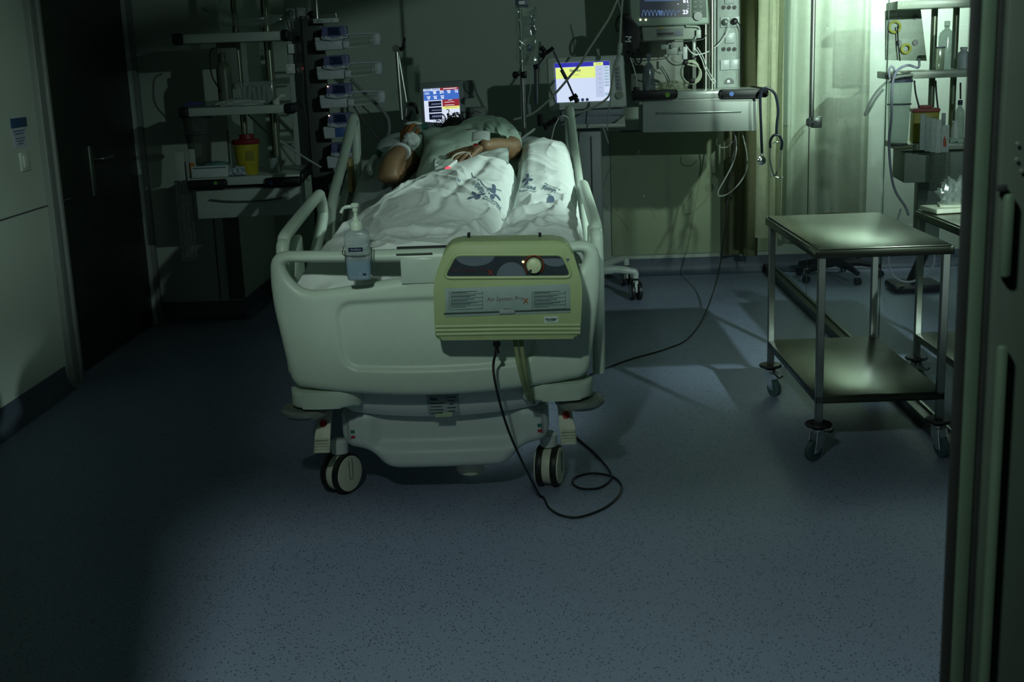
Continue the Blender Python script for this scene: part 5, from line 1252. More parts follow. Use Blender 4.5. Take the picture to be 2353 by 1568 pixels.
# ventilator
VU = Unit((.3, 7.30, 0), 1.5)
ve = thing('ventilator', 'ventilator with big bright screen on a wheeled column right of the bed', 'ventilator', V((.42, 7.5, 0)), radians(1.5))
b = MB(); VU.prism(b, fillet([(1257, 133), (1433, 126), (1441, 246), (1262, 255)], 6, 3), .09, 0, .008, 3); obj('display_housing', b, mk('vent_shell', (.46, .52, .47), .4), ve)
b = MB()
VC = [glow('v_white', (.66, .76, .97), .95), glow('v_blue', (.03, .03, .42), 1), glow('v_yellow', (.76, .90, .25), 1), glow('v_key', (.35, .50, .62), 1), glow('v_ink', (.05, .08, .20), .5), glow('v_pale', (.55, .64, .88), .9)]
def va(u, v):
    xl, yl = 1274+4.5*v, 146+90*v; xr, yr = 1400+3*v, 140+91*v; return (lerp(xl, xr, u), lerp(yl, yr, u))
def vr(mi, u0, v0, u1, v1, d): b.mi = mi; VU.prism(b, [va(u0, v0), va(u1, v0), va(u1, v1), va(u0, v1)], .0008, d)
vr(0, 0, 0, 1, 1, -.003); vr(1, 0, 0, 1, .11, -.004); vr(2, .71, .02, .885, .105, -.005); vr(2, 0, .12, .74, .40, -.004); vr(5, .74, .12, .89, .90, -.0038); vr(1, 0, .11, .012, 1, -.005)
for k in range(7): vr(3, .90, .135+.075*k, .985, .185+.075*k, -.0045)
vr(3, .90, .80, .985, .86, -.0045)
for k in range(6): vr(4, .80, .20+.115*k, .84, .206+.115*k, -.005)
b.mi = 4; x, y = va(.37, .20); VU.text(b, 'Standby', x, y, .020, -.005, bold=.0005); x, y = va(.36, .31); VU.text(b, 'Start ventilation', x, y, .0085, -.005); x, y = va(.80, .062); VU.text(b, 'Standby', x, y, .010, -.006)
for u_ in (.40, .485, .57):
    x, y = va(u_, .955); b.lathe([(.0095, 0), (.0095, .001)], VU.pt(x, y, -.004), -VU.n, 14)
obj('screen', b, VC, ve)
b = MB(); VU.prism(b, [(1411, 150), (1424, 150), (1430, 208), (1416, 209)], .003, -.003, .001); b.mi = 1
for k in range(6): VU.box(b, 1414+k*.5, 157+8.5*k, 1421+k*.5, 161+8.5*k, .002, -.005)
obj('key_strip', b, [mk('strip_grey', (.30, .34, .34), .5), mk('key_mark', (.14, .17, .18), .5)], ve)
b = MB(); VU.disc(b, 1424, 219, .022, .02, -.02); obj('rotary_knob', b, mk('knob_olive', (.24, .29, .22), .4), ve)
b = MB(); VU.box(b, 1290, 252, 1434, 268, .20, .03, .005); VU.prism(b, [(1285, 268), (1430, 266), (1400, 288), (1290, 288)], .20, .03, .004); obj('vent_module', b, mk('vent_dim', (.22, .26, .30), .5), ve)
b = MB(); VU.prism(b, [(1300, 286), (1437, 284), (1438, 292), (1300, 296)], .22, .0, .003); VU.prism(b, [(1412, 284), (1435, 266), (1437, 284)], .03, .02); obj('vent_shelf', b, mk('vent_white', (.42, .47, .42), .4), ve)
b = MB(); A = VU.pt(1318, 296, .12); B = VU.pt(1382, 296, .12)
b.box(V(((A.x+B.x)/2, A.y+.08, .56)), (B.x-A.x, .16, .96), .015); b.mi = 1; b.box(V(((A.x*.38+B.x*.62), A.y-.003, .60)), (.006, .01, .80)); obj('vent_column', b, [mk('vent_column', (.33, .37, .36), .45), DKG], ve)
# wheeled legs
W1 = PZ(1460, 692, 0); VL = mk('leg_white', (.50, .56, .52), .35)
cen = V(((A.x+B.x)/2, A.y+.06, .12))
for k, (wx, wy, back) in enumerate([(W1.x+.005, W1.y+.04, 0), (W1.x-.02, W1.y+.52, 1), (2*cen.x-W1.x, W1.y+.04, 0), (2*cen.x-W1.x, W1.y+.52, 1)]):
    tip = V((wx, wy, .165)); b = MB(); b.tube(catmull([cen+V((0, 0, .06)), cen.lerp(tip, .55)+V((0, 0, .045)), tip+V((-.02 if wx > cen.x else .02, 0, .012)), tip, tip-V((0, 0, .03))], 5), [.028, .024, .021, .020, .019], 10); lg = obj('leg', b, VL, ve)
    b = MB(); b.lathe([(.022, .118), (.022, .126)], V((wx, wy, 0)), (0, 0, 1), 14); obj('leg_ring', b, BLK, lg)
    ax = V((1, .15, 0)).normalized(); wc_ = V((wx, wy-.01, .058)); b = MB()
    for s_ in (-1, 1): b.lathe([(.02, s_*.010), (.054, s_*.010), (.057, s_*.014), (.057, s_*.030), (.052, s_*.033)], wc_, ax, 26)
    obj('caster_wheel', b, RUB, lg)
    b = MB(); b.box(wc_+V((0, -.02, .03)), (.018, .06, .07), .006); b.box(wc_+V((0, 0, .055)), (.03, .05, .02), .004)
    for s_ in (-1, 1): b.lathe([(.01, s_*.034), (.042, s_*.034), (.045, s_*.030)], wc_, ax, 22)
    obj('wheel_cap', b, VL, lg)
# second jointed arm in front of the ventilator holding the breathing circuit
a2 = thing('circuit_arm', 'thin black jointed arm crossing in front of the bright ventilator screen', 'support arm', VU.pt(1320, 235, -.15))
VA = Unit((.3, 7.05, 0), 0)
b = MB(); b.tube(VA.poly([(1272, 118), (1298, 174), (1322, 228)], 0), .0055, 8); b.tube(VA.poly([(1231, 160), (1248, 135), (1262, 115)], 0), .006, 8); b.tube(VA.poly([(1231, 158), (1232, 240)], 0), .010, 8); b.tube(VA.poly([(1290, 160), (1301, 181)], 0), .010, 8)
obj('arm_tube', b, mk('arm_dark', (.05, .06, .08), .4), a2)
for pts, r in (([(1242, 108), (1252, 120), (1246, 134)], .014), ([(1240, 128), (1256, 122), (1272, 110)], .012), ([(1308, 229), (1318, 224), (1326, 218)], .013), ([(1322, 222), (1326, 236)], .012), ([(1226, 155), (1236, 152)], .014), ([(1240, 262), (1242, 290)], .016), ([(1250, 290), (1262, 284), (1280, 272)], .014), ([(1252, 284), (1256, 298)], .014)):
    b = MB(); b.tube(catmull(VA.poly(pts, -.02), 3), r, 8); obj('clamp', b, BLK, a2)
# breathing hoses
TG = mk('hose_grey', (.30, .34, .29), .5)
for nm, pts, r, m, lb in [
    ('breathing_hose', [(1180, 275), (1222, 262), (1255, 236), (1285, 205), (1310, 175), (1335, 145), (1350, 118), (1375, 80), (1400, 40), (1418, 0)], .0065, TG, 'pale breathing hose sweeping diagonally up across the ventilator screen'),
    ('breathing_hose', [(1300, 265), (1335, 258), (1370, 243), (1398, 222), (1406, 190), (1412, 150), (1422, 118), (1426, 60), (1430, 0)], .006, TG, 'thin hose curving under the screen and up its right side'),
    ('drip_line', [(1404, 215), (1400, 250), (1395, 300)], .004, TUBEC, 'short dark line hanging below the ventilator screen'),
    ('cable', [(1398, 330), (1385, 290)], .004, TUBEC, 'short cable end beside the ventilator column')]:
    solo(nm, MB().tube(catmull(VA.poly(pts, -.05), 8), r, 8), m, lb, 'hose')
b = MB(); b.tube(VA.poly([(1425, 98), (1423, 122)], -.05), .014, 12); b.tube(VA.poly([(1424, 122), (1415, 150)], -.05), .009, 12); solo('hose_connector', b, mk('connector_grey', (.34, .40, .36), .4), 'pale hose connector above the right end of the ventilator', 'connector')
# drip stand with fluid bag
DS = Unit((-.02, 6.6, 0), 0)
ds = thing('drip_stand', 'steel drip stand with black clamp knob right of the patient', 'drip stand', V((DS.pt(1205, 300).x, 6.6, 0)))
b = MB(); A = DS.pt(1203, 250); b.tube([V((A.x, 6.6, .10)), V((A.x, 6.6, 1.55))], .012, 12); b.tube([V((A.x, 6.6, 1.5)), V((A.x-.004, 6.6, 2.3))], .008, 12)
for k in range(5): a_ = 2*pi*k/5; b.tube([V((A.x, 6.6, .11)), V((A.x+.25*cos(a_), 6.6+.25*sin(a_), .05))], .010, 8); b.ball(V((A.x+.25*cos(a_), 6.6+.25*sin(a_), .027)), .026, 8)
obj('pole', b, STEELD, ds)
b = MB(); b.lathe([(.012, 0), (.018, .006), (.018, .02), (.010, .028)], DS.pt(1190, 172, -.005), (-1, 0, 0), 12); b.cyl(DS.pt(1190, 172, -.005), DS.pt(1203, 172), .006); b.box(DS.pt(1204, 172), (.03, .03, .035), .005); obj('clamp_knob', b, BLK, ds)
b = MB()
b = bagmesh([(1188, 140), (1200, 150), (1222, 150), (1232, 138)], [(1184, 12), (1198, 16), (1222, 16), (1234, 12)], DS, -.03, .02, 6)
solo('drip_bag', b, clear('bag_clear', (.88, .93, .9), .8, .15, .10, (.55, .62, .56)), 'clear fluid bag hanging on the drip stand', 'bag', angle=30)
b = MB(); DS.box(b, 1184, -2, 1214, 17, .02, -.02, .004); b.mi = 1; DS.box(b, 1192, 2, 1206, 10, .002, -.023); solo('drip_meter', b, [mk('meter_blue', (.06, .08, .12), .4), WHT], 'small dark device with pale label at the top of the drip stand', 'device')
b = MB(); DS.box(b, 1218, 34, 1229, 80, .012, -.01, .003); solo('blue_strip', b, mk('strip_blue', (.08, .11, .17), .5), 'slim dark blue strip hanging beside the fluid bag', 'strip')
b = MB(); b.ball(DS.pt(1216, 110, -.03), .014, 10, (1, .6, 1.3)); solo('blue_valve', b, mk('valve_blue', (.05, .07, .22), .4), 'small blue valve below the fluid bag', 'valve')
b = MB(); b.tube(catmull(DS.poly([(1213, 116), (1221, 150), (1219, 200), (1214, 235), (1216, 262)], -.04), 6), .0035, 8); b.tube(DS.poly([(1215, 240), (1218, 262)], -.04), .010, 10); solo('drip_line', b, PLAST, 'clear drip line with a chamber running down the drip stand', 'line')
# bits at the head of the mattress, right of the shoulder
b = MB(); b.tube(catmull([P(1185, 305, 5.75), P(1196, 306, 5.75), P(1194, 318, 5.75), P(1188, 322, 5.75)], 4), .003, 6); b.tube(catmull([P(1190, 325, 5.75), P(1210, 312, 5.75), P(1226, 300, 5.75), P(1228, 296, 5.75), P(1214, 306, 5.75), P(1192, 322, 5.75)], 4), .003, 6); solo('white_tie', b, CABLE, 'white looped tie beside the shoulder of the gown', 'tie')
b = MB(); b.tube(catmull([P(1188, 328, 5.85), P(1215, 322, 5.85), P(1240, 326, 5.85), P(1262, 334, 5.85)], 5), .018, 12); solo('rolled_wrap', b, mk('wrap_grey', (.38, .42, .42), .6), 'grey rolled plastic wrap at the top right of the mattress', 'wrap')
# ties round the right head rail
b = MB(); b.tube(catmull([P(1284, 270, 5.95), P(1294, 266, 5.93), P(1305, 272, 5.95), P(1312, 300, 5.95)], 5), .0035, 6); b.tube(catmull([P(1284, 272, 5.95), P(1274, 292, 5.95), P(1266, 326, 5.95)], 5), .003, 6); solo('rail_tie', b, CABLE, 'thin tie knotted over the tip of the right head rail', 'tie')

# ================================================================ RIGHT DESK, COLUMN AND MONITOR
RU = Unit((1.0, 7.50, 0), 0)
rd = thing('wall_desk', 'wall desk with black bumpers and a wide drawer right of the ventilator', 'desk', RU.pt(1608, 300, .2))
zd = RU.pt(1608, 209).z
b = MB(); A = RU.pt(1468, 215); B = RU.pt(1748, 208); b.box(V(((A.x+B.x)/2, 7.50+.21, zd-.022)), (B.x-A.x, .42, .044), .006); obj('desk_top', b, mk('desk_white', (.46, .52, .48), .22, var=.02), rd)
b = MB(); RU.prism(b, fillet([(1451, 209), (1558, 206), (1557, 227), (1453, 232)], 7, 4), .06, -.035, .010, 3); bl = obj('front_bumper', b, BLK, rd)
b = MB(); RU.disc(b, 1534, 218, .015, .003, -.039); obj('bumper_dot', b, mk('dot_green_b', (.16, .42, .03), .5), bl)
b = MB(); RU.prism(b, fillet([(1654, 206), (1762, 204), (1768, 212), (1764, 224), (1656, 226)], 7, 4), .06, -.035, .010, 3); b.box(V((B.x+.02, 7.50+.20, zd-.02)), (.05, .42, .05), .014, None, 3); br = obj('front_bumper', b, BLK, rd)
b = MB(); RU.disc(b, 1681, 216, .014, .003, -.039); obj('bumper_dot', b, mk('dot_blue_b', (.05, .14, .45), .5), br)
b = MB(); RU.box(b, 1468, 226, 1745, 236, .30, .01, .004); obj('under_rail', b, mk('rail_white', (.46, .50, .44), .4), rd)
b = MB(); RU.prism(b, [(1477, 234), (1741, 230), (1740, 301), (1477, 305)], .34, .0, .005); dw = obj('drawer', b, DRAW, rd)
b = MB(); RU.prism(b, [(1508, 258.5), (1704, 254), (1704, 258), (1508, 262.5)], .012, -.012, .003); obj('drawer_handle', b, mk('handle_grey', (.26, .30, .28), .3, metal=.5), dw)
x_ = RU.pt(1636, 150, .30)
b = MB(); b.cyl(V((x_.x, x_.y, zd)), V((x_.x, x_.y, 2.4)), .013, n=14); b.cyl(V((x_.x-.035, x_.y+.03, zd)), V((x_.x-.035, x_.y+.03, 2.4)), .014, n=14); obj('upright_pole', b, STEEL, rd)
wp_ = thing('wall_plate', 'dim grey mounting plate behind the small devices over the right desk', 'plate', V((x_.x-.09, 8.12, 1.3))); b = MB(); b.box(V((x_.x-.22, 8.20, 1.55)), (.50, .04, .75), .006); obj('plate', b, mk('plate_dim', (.13, .15, .125), .5), wp_)
# socket column
CU = Unit((1.2, 7.86, 0), 0)
cc = thing('socket_column', 'brightly lit white socket column rising behind the right desk', 'socket column', V((CU.pt(1675, 200).x, 7.9, zd)))
A = CU.pt(1648, 100); B = CU.pt(1701, 100)
b = MB(); b.box(V(((A.x+B.x)/2, 7.86+.05, (zd+2.5)/2)), (B.x-A.x, .10, 2.5-zd), .004); b.box(V((A.x-.012, 7.86+.06, (zd+2.5)/2)), (.024, .08, 2.5-zd), .003); obj('column_body', b, mk('column_white', (.29, .34, .31), .4), cc)
SW_ = mk('socket_white', (.36, .41, .40), .35)
for (x, y, hole) in ((1676, -3, 0), (1666, 51, 1), (1688, 50, 1), (1677, 87, 1), (1666, 149, 0), (1688, 148, 0)): socket(CU, cc, x, y, .058, -.002, hole, SW_)
for y_ in (17, 113):
    for x_ in (1663, 1675.5, 1688): b = MB(); CU.disc(b, x_, y_, .0125, .010, -.008); o = obj('gas_outlet', b, BLK, cc); b = MB(); b.lathe([(.006, 0), (.005, .003)], CU.pt(x_, y_, -.009), -CU.n, 12); obj('outlet_centre', b, BLK, o)
b = MB(); CU.prism(b, [(1664.5, 193)]+[(1676-11.5*cos(pi*i/12), 192-13*sin(pi*i/12)) for i in range(13)]+[(1687.5, 192)], .006, -.006, 0); b.mi = 1; CU.box(b, 1671, 184, 1677, 190, .003, -.010); obj('earth_port', b, [DKG, WHT], cc)
for (x, y, m, pts, r, lb) in ((1666, 50, mk('plug_grey', (.20, .24, .22), .4), [(1675, 56), (1672, 72), (1655, 98), (1625, 120), (1600, 125), (1586, 118), (1575, 103)], .0035, 'grey plug whose pale cable swings left to the devices'), (1687, 49, BLK, [(1697, 54), (1704, 70), (1705, 110), (1703, 195)], .004, 'black plug whose cable drops along the right edge of the column')):
    b = MB(); c = CU.pt(x, y, -.012); b.lathe([(.020, 0), (.020, .02), (.015, .032), (.007, .045)], c, -CU.n, 18); pg = thing('plug', lb, 'plug', c); obj('plug_body', b, m, pg)
    b = MB(); b.tube(catmull([c-CU.n*.04]+CU.poly(pts, -.05), 7), r, 8); obj('cable', b, m if m is BLK else CABLE, pg)
# bedside vital-signs monitor
BU = Unit((.9, 7.55, 0), 1)
bm_ = thing('vital_signs_monitor', 'grey-green bedside monitor showing a blue wave trace and 23', 'monitor', BU.pt(1535, 60, .08), radians(1))
b = MB(); BU.prism(b, fillet([(1443, -85), (1622, -92), (1631, 56), (1449, 62)], 6, 3), .12, 0, .010, 3); obj('monitor_body', b, mk('monitor_green_grey', (.26, .34, .27), .45), bm_)
b = MB(); BU.prism(b, [(1589, -80), (1619, -81), (1624, 40), (1589, 41)], .004, -.003, .001); b.mi = 1
for i in range(2):
    for j in range(6): BU.box(b, 1592+13*i, 2+11*j-33, 1601+13*i, 8+11*j-33, .003, -.006, .001)
obj('key_field', b, [mk('keyfield', (.10, .13, .11), .5), mk('key_rim', (.14, .18, .14), .5)], bm_)
b = MB(); BU.disc(b, 1604, 37, .026, .02, -.018); obj('rotary_knob', b, mk('knob_dark_b', (.10, .12, .11), .25), bm_)
b = MB(); b.mi = 0; BU.prism(b, [(1470, -80), (1586, -82), (1587, 39), (1471, 41)], .002, -.0025)
b.mi = 1; pts = []
for i in range(221):
    t = i/220; x = 1475+78*t; ph = t*9.2; y = 38-14.5*abs(sin(pi*ph))**.8 if not .50 < t < .60 else 38-14*abs(sin(pi*ph*2.6)); pts.append(BU.pt(x, y, -.004))
b.tube(pts, .0012, 4); b.tube(BU.poly([(1481, 1.6), (1500, 2), (1540, 1), (1560, .5)], -.004), .0014, 4)
b.mi = 2; BU.text(b, '23', 1575, 28, .032, -.004, bold=.0012); BU.text(b, '61', 1576, 2, .034, -.004, bold=.0012); b.mi = 3; BU.text(b, 'RESP', 1559, 26, .010, -.004); b.mi = 2; BU.text(b, 'PR', 1558, 9.5, .009, -.004)
for j in range(4): BU.box(b, 1580.5, 4+7*j, 1581.6, 7+7*j, .0006, -.0035)
obj('screen', b, [glow('bs_dark', (.004, .006, .016), 1), glow('bs_trace', (.12, .22, .42), 1), glow('bs_digits', (.75, .80, 1), 1.2), glow('bs_label', (.15, .2, .6), 1)], bm_)
for x_ in (1471.5, 1484): b = MB(); b.ball(BU.pt(x_, 45.5, -.002), .0055, 10); obj('status_light', b, glow('led_white_yellow', (1, 1, .6), 2.2), bm_)
# device under the monitor
du = thing('syringe_driver', 'small grey device with dark slot hanging under the right monitor', 'device', BU.pt(1540, 94, .05))
b = MB(); BU.prism(b, fillet([(1474, 62), (1605, 58), (1604, 90), (1478, 95)], 4, 3), .16, .02, .006, 3); obj('device_body', b, mk('device_dim', (.26, .31, .26), .5), du)
b = MB(); BU.box(b, 1509, 66, 1570, 84, .004, .017, .002); b.mi = 1; BU.box(b, 1511, 75, 1548, 80, .003, .014); b.mi = 2; BU.box(b, 1552, 71, 1564, 81, .003, .014); b.mi = 3; BU.box(b, 1515, 61.5, 1523, 66, .003, .014); obj('front_panel', b, [mk('panel_dim', (.16, .19, .17), .5), BLK, mk('blue_dim', (.04, .07, .13), .4), mk('warn_yellow', (.36, .32, .02), .5)], du)
b = MB(); b.tube(catmull(BU.poly([(1458, 78), (1468, 94), (1500, 95.5), (1560, 95.5), (1612, 91), (1622, 82), (1626, 76)], .0), 5), .003, 7); obj('wire_hanger', b, DKG, du)
b = MB(); b.tube(catmull(BU.poly([(1576, 60), (1604, 62), (1606, 70), (1597, 90)], .0), 4), .006, 8); b.box(BU.pt(1605, 78, .0), (.03, .02, .05), .005); obj('bracket', b, mk('bracket_pale', (.42, .48, .42), .4), du)
# probes clamps and coiled tube below
pr2 = thing('probe_holder', 'cluster of pale probe connectors above the coiled tube', 'holder', BU.pt(1550, 125, .02))
b = MB(); BU.box(b, 1518, 102, 1542, 114, .04, 0, .006); BU.box(b, 1530, 108, 1560, 126, .04, .0, .006); BU.box(b, 1558, 110, 1579, 126, .04, -.01, .005); obj('connector_block', b, mk('block_pale', (.46, .54, .46), .45), pr2)
b = MB(); BU.box(b, 1569, 107, 1580, 137, .04, -.02, .006); BU.box(b, 1593, 98, 1598, 116, .02, 0, .003); obj('connector_tab', b, WHT, pr2)
for x_, y_ in ((1562, 107), (1541, 101)): obj('connector_latch', BU.box(MB(), x_, y_, x_+6, y_+10, .03, -.03, .003), GRY, pr2)
ct = thing('coiled_tube', 'coiled cream tube with black ties hanging over the right desk', 'tube', BU.pt(1585, 190, .02))
b = MB(); ctr = BU.pt(1585, 164, 0); pts = []
for i in range(97): a_ = 2*pi*i/32+.4; r_ = .058+.004*sin(i*.37); pts.append(ctr+BU.u*(r_*cos(a_)+.003*i/32)+V((0, -.004*i/32, r_*1.02*sin(a_)-.004*i/32)))
b.tube([BU.pt(1543, 133, 0), BU.pt(1550, 141, 0), BU.pt(1562, 144, 0)]+pts, .0048, 8); obj('tube_coil', b, mk('tube_cream', (.46, .52, .38), .45), ct)
b = MB(); b.box(BU.pt(1575, 144, -.01), (.028, .03, .030), .006, Matrix.Rotation(.5, 3, 'Y')); obj('tie', b, BLK, ct)
b = MB(); b.box(BU.pt(1590, 186, -.01), (.034, .03, .030), .006); obj('tie', b, BLK, ct)
for pts, lb in (([(1575, 103), (1590, 122), (1602, 127)], 'short pale cable under the device bracket'), ([(1598, 112), (1612, 135), (1620, 158), (1632, 180), (1641, 192)], 'pair of pale cables slanting down to the desk'),):
    b = MB(); b.tube(catmull(BU.poly(pts, .02), 5), .0035, 7); 
    if 'pair' in lb: b.tube(catmull(BU.poly([(x+4, y-3) for x, y in pts], .02), 5), .003, 7)
    solo('cable', b, CABLE, lb, 'cable')
# hanging transparent bag
c = V((BU.pt(1493, 204).x, 7.60, zd)); b = MB()
pr_ = [(.030, 0), (.036, .01), (.037, .06), (.036, .10), (.030, .125), (.016, .145), (.006, .158), (.008, .168), (.020, .19), (.022, .20)]
b.grid(lambda u, v: c+(lambda r_, h_: V((r_*cos(2*pi*u)*(1+.25*noise.noise(V((cos(2*pi*u)*2, sin(2*pi*u)*2, h_*18)))), r_*.7*sin(2*pi*u), h_*1.12)))(*(lambda k_, t_: (lerp(pr_[k_][0], pr_[k_+1][0], t_), lerp(pr_[k_][1], pr_[k_+1][1], t_)))(min(int(v*9), 8), v*9-min(int(v*9), 8))), 28, 28, True)
solo('fluid_bag', b, clear('bag_milky', (.6, .68, .72), .5, .2, .45, (.22, .27, .30)), 'milky knotted plastic bag standing on the left end of the right desk', 'bag', angle=30)
b = MB(); b.grid(crum(V((BU.pt(1552, 197, -.0).x, 7.62, zd+.022)), .085, .06, .035, 17, .5), 30, 18, True); solo('foil_wrapper', b, clear('foil_clear', (.9, .95, .85), 1.2, .12, .35, (.75, .8, .62)), 'crumpled shiny clear wrapper on the right desk', 'wrapper', angle=15)
b = MB(); b.box(V((BU.pt(1535, 203, 0).x, 7.60, zd+.003)), (.06, .03, .004), .001); solo('red_strip', b, mk('strip_red', (.32, .06, .02), .5), 'thin red-brown strip sticking out of the shiny wrapper', 'strip')
# blood pressure cuff
cf = thing('pressure_cuff', 'black blood pressure cuff marked M hanging left of the monitor', 'cuff', BU.pt(1450, 130, 0))
b = MB(); BU.prism(b, fillet([(1428, 32), (1442, 30), (1468, 62), (1476, 84), (1470, 96), (1466, 118), (1455, 128), (1443, 122), (1432, 96), (1424, 66)], 6, 3), .05, -.02, .012, 3); b.mi = 1; b.text('M', BU.pt(1443, 90, -.022), V((-.12, 0, -1)), V((1, 0, -.12)), .050, .0012, bold=.0004)
obj('cuff', b, [BLK, mk('print_white', (.8, .84, .82), .6)], cf)
b = MB(); b.tube(catmull(BU.poly([(1440, 32), (1424, 36), (1416, 55), (1420, 72), (1428, 60), (1434, 44)], -.03), 5), .007, 8); obj('cuff_hose', b, RUB, cf); b = MB(); b.tube(catmull(BU.poly([(1440, 118), (1438, 138), (1443, 145), (1448, 130), (1456, 126), (1462, 143), (1470, 146), (1474, 130), (1468, 110)], -.01), 5), .005, 8); obj('cuff_hose', b, RUB, cf)
b = MB(); b.tube(catmull(BU.poly([(1448, 132), (1456, 155), (1462, 180), (1464, 202)], -.02), 5), .004, 8); b.mi = 1; b.box(BU.pt(1462, 206, -.02), (.035, .03, .03), .005); solo('cuff_line', b, [CABLE, BLK], 'blue-white line running from the cuff down to the desk bumper', 'line')
b = MB(); b.tube(catmull(BU.poly([(1420, 0), (1428, 40), (1426, 95)], -.05), 5), .004, 7); solo('thin_hose', b, TG, 'thin pale hose hanging left of the pressure cuff', 'hose')
# stethoscope
SU = Unit((1.35, 7.44, 0), 0)
st = thing('stethoscope', 'black stethoscope hanging over the right end of the desk', 'stethoscope', SU.pt(1765, 200))
b = MB(); b.tube(catmull(SU.poly([(1751, 352), (1749, 300), (1747, 240), (1748, 215), (1756, 203), (1768, 204), (1780, 215), (1786, 235), (1788, 260), (1785, 285), (1784, 309)], -.03), 6), .008, 10)
b.tube(catmull(SU.poly([(1770, 340), (1770, 325), (1776, 313), (1784, 310), (1792, 314), (1797, 328), (1795, 345)], -.03), 5), .0075, 10); obj('rubber_tube', b, mk('stetho_navy', (.012, .018, .035), .35), st)
b = MB(); b.tube(catmull(SU.poly([(1770, 340), (1769, 365), (1774, 390), (1779, 405)], -.03), 5), .0045, 8); b.tube(catmull(SU.poly([(1795, 345), (1792, 370), (1786, 395), (1778, 406)], -.03), 5), .0045, 8); b.tube(catmull(SU.poly([(1778, 405), (1788, 408), (1797, 407)], -.03), 4), .003, 8); b.tube(catmull(SU.poly([(1775, 330), (1784, 326), (1792, 330)], -.035), 4), .003, 8); obj('ear_tubes', b, CHR, st)
for x_, y_ in ((1773, 403), (1797, 408)): b = MB(); b.ball(SU.pt(x_, y_, -.03), .008, 10); obj('ear_tip', b, WHT, st)
b = MB(); b.lathe([(.018, 0), (.027, .004), (.027, .014), (.016, .018), (.009, .022)], SU.pt(1748, 369, -.045), (.35, -1, .1), 22); b.cyl(SU.pt(1751, 352, -.03), SU.pt(1750, 362, -.035), .006); obj('chest_piece', b, CHR, st)
# loose cables under the desk
for i, (pts, lb) in enumerate([([(1687, 303), (1692, 330), (1688, 365), (1672, 400), (1655, 430), (1649, 445), (1655, 451), (1675, 444), (1700, 420), (1715, 390), (1716, 355), (1709, 320), (1705, 303)], 'large white cable loop hanging under the right desk'), ([(1684, 325), (1672, 337), (1658, 339), (1647, 332), (1648, 318)], 'small pale cable loop close under the right desk')]):
    solo('cable_loop', MB().tube(catmull(RU.poly(pts, .15), 7), .0042 if i == 0 else .0025, 8), CABLE, lb, 'cable')
b = MB(); b.tube(catmull(RU.poly([(1470, 345), (1452, 385), (1445, 420), (1455, 445), (1478, 462), (1495, 480), (1505, 500)], .3), 6), .0025, 6); solo('thin_tube', b, PLAST, 'very thin clear tube hanging in the gap under the right desk', 'tube')
obj('end_fitting', MB().ball(RU.pt(1479, 451, .3), .006, 8), WHT, bpy.data.objects['thin_tube'])

# ================================================================ BEHIND THE GLASS: THE NEXT CUBICLE'S UNIT
NU = Unit((2.0, 7.0, 0), -5)
nx = thing('equipment_stand', 'well lit shelf unit with steel poles seen through the glass', 'shelf unit', NU.pt(2150, 440, .2), radians(-5))
NS = mk('shelf_olive_white', (.36, .42, .34), .35)
def nshelf(name, x0, x1, y, th, depth, d=0):
    A = NU.pt(x0, y, d); B = NU.pt(x1, y, d); w_ = (B-A).dot(NU.u); c = A+NU.u*(w_/2)+NU.n*(depth/2); c.z = A.z-th/2; b = MB(); b.box(c, (w_, depth, th), .006, NU.ax); obj(name, b, NS, nx); return A.z
nz0 = nshelf('top_shelf', 2062, 2300, 2, .045, .34); nz1 = nshelf('middle_shelf', 2040, 2300, 166, .040, .34); nz2 = nshelf('desk_top', 2062, 2300, 333, .035, .40)
for x_ in (2141, 2190):
    A = NU.pt(x_, 200, .26); b = MB(); b.cyl(V((A.x, A.y, nz2)), V((A.x, A.y, 2.4)), .018, n=16); obj('upright_pole', b, mk('pole_olive_steel', (.26, .30, .22), .3, metal=.7), nx)
b = MB(); A = NU.pt(2132, 420, .30); b.box(V((A.x, A.y, .62)), (.13, .12, .62), .01, NU.ax); obj('stand_column', b, mk('column_dark', (.13, .17, .15), .5), nx)
b = MB(); b.tube([A+V((0, 0, -.4)), V((A.x, A.y+.25, .05))], .03, 10); b.box(V((A.x, A.y+.2, .03)), (.30, .24, .05), .02); obj('stand_foot', b, BLK, nx)
b = MB(); NU.box(b, 2077, 349, 2300, 418, .34, .0, .005); obj('drawer', b, mk('drawer_grey_green', (.20, .25, .21), .5), nx)
b = MB(); NU.box(b, 2035, 170, 2098, 181, .03, -.02, .006); obj('side_clamp', b, BLK, nx)
b = MB(); b.tube(NU.poly([(2054, 340), (2095, 337)], -.01), .012, 10); obj('side_rail', b, mk('rail_olive', (.16, .18, .10), .4), nx)
# gas outlet board
gb_ = thing('gas_outlet_board', 'slanted board with yellow-ringed gas outlets behind the glass', 'outlet board', NU.pt(2080, 140, .30))
b = MB(); NU.prism(b, [(2036, 25), (2115, 12), (2130, 140), (2036, 138)], .04, .30, .004); obj('board', b, mk('board_green', (.24, .30, .24), .5), gb_)
for (x_, y_, m_) in ((2070, 33, DKG), (2104, 38, DKG), (2104, 98, DKG), (2066, 98, DKG)): b = MB(); NU.disc(b, x_, y_, .016, .012, .288); obj('gas_outlet', b, m_, gb_)
YG = mk('yellow_ring', (.30, .32, .04), .5)
for (x_, y_, r_) in ((2056, 62, .030), (2082, 112, .024)):
    b = MB(); c = NU.pt(x_, y_, .285); b.tube([c+NU.u*(r_*cos(2*pi*k/20))+V((0, 0, r_*sin(2*pi*k/20))) for k in range(20)], .007, 8, closed=True); obj('yellow_ring', b, YG, gb_)
b = MB(); b.tube(catmull(NU.poly([(2062, 60), (2064, 100), (2068, 140)], .27), 4), .004, 6); obj('hanging_cord', b, BLK, gb_)
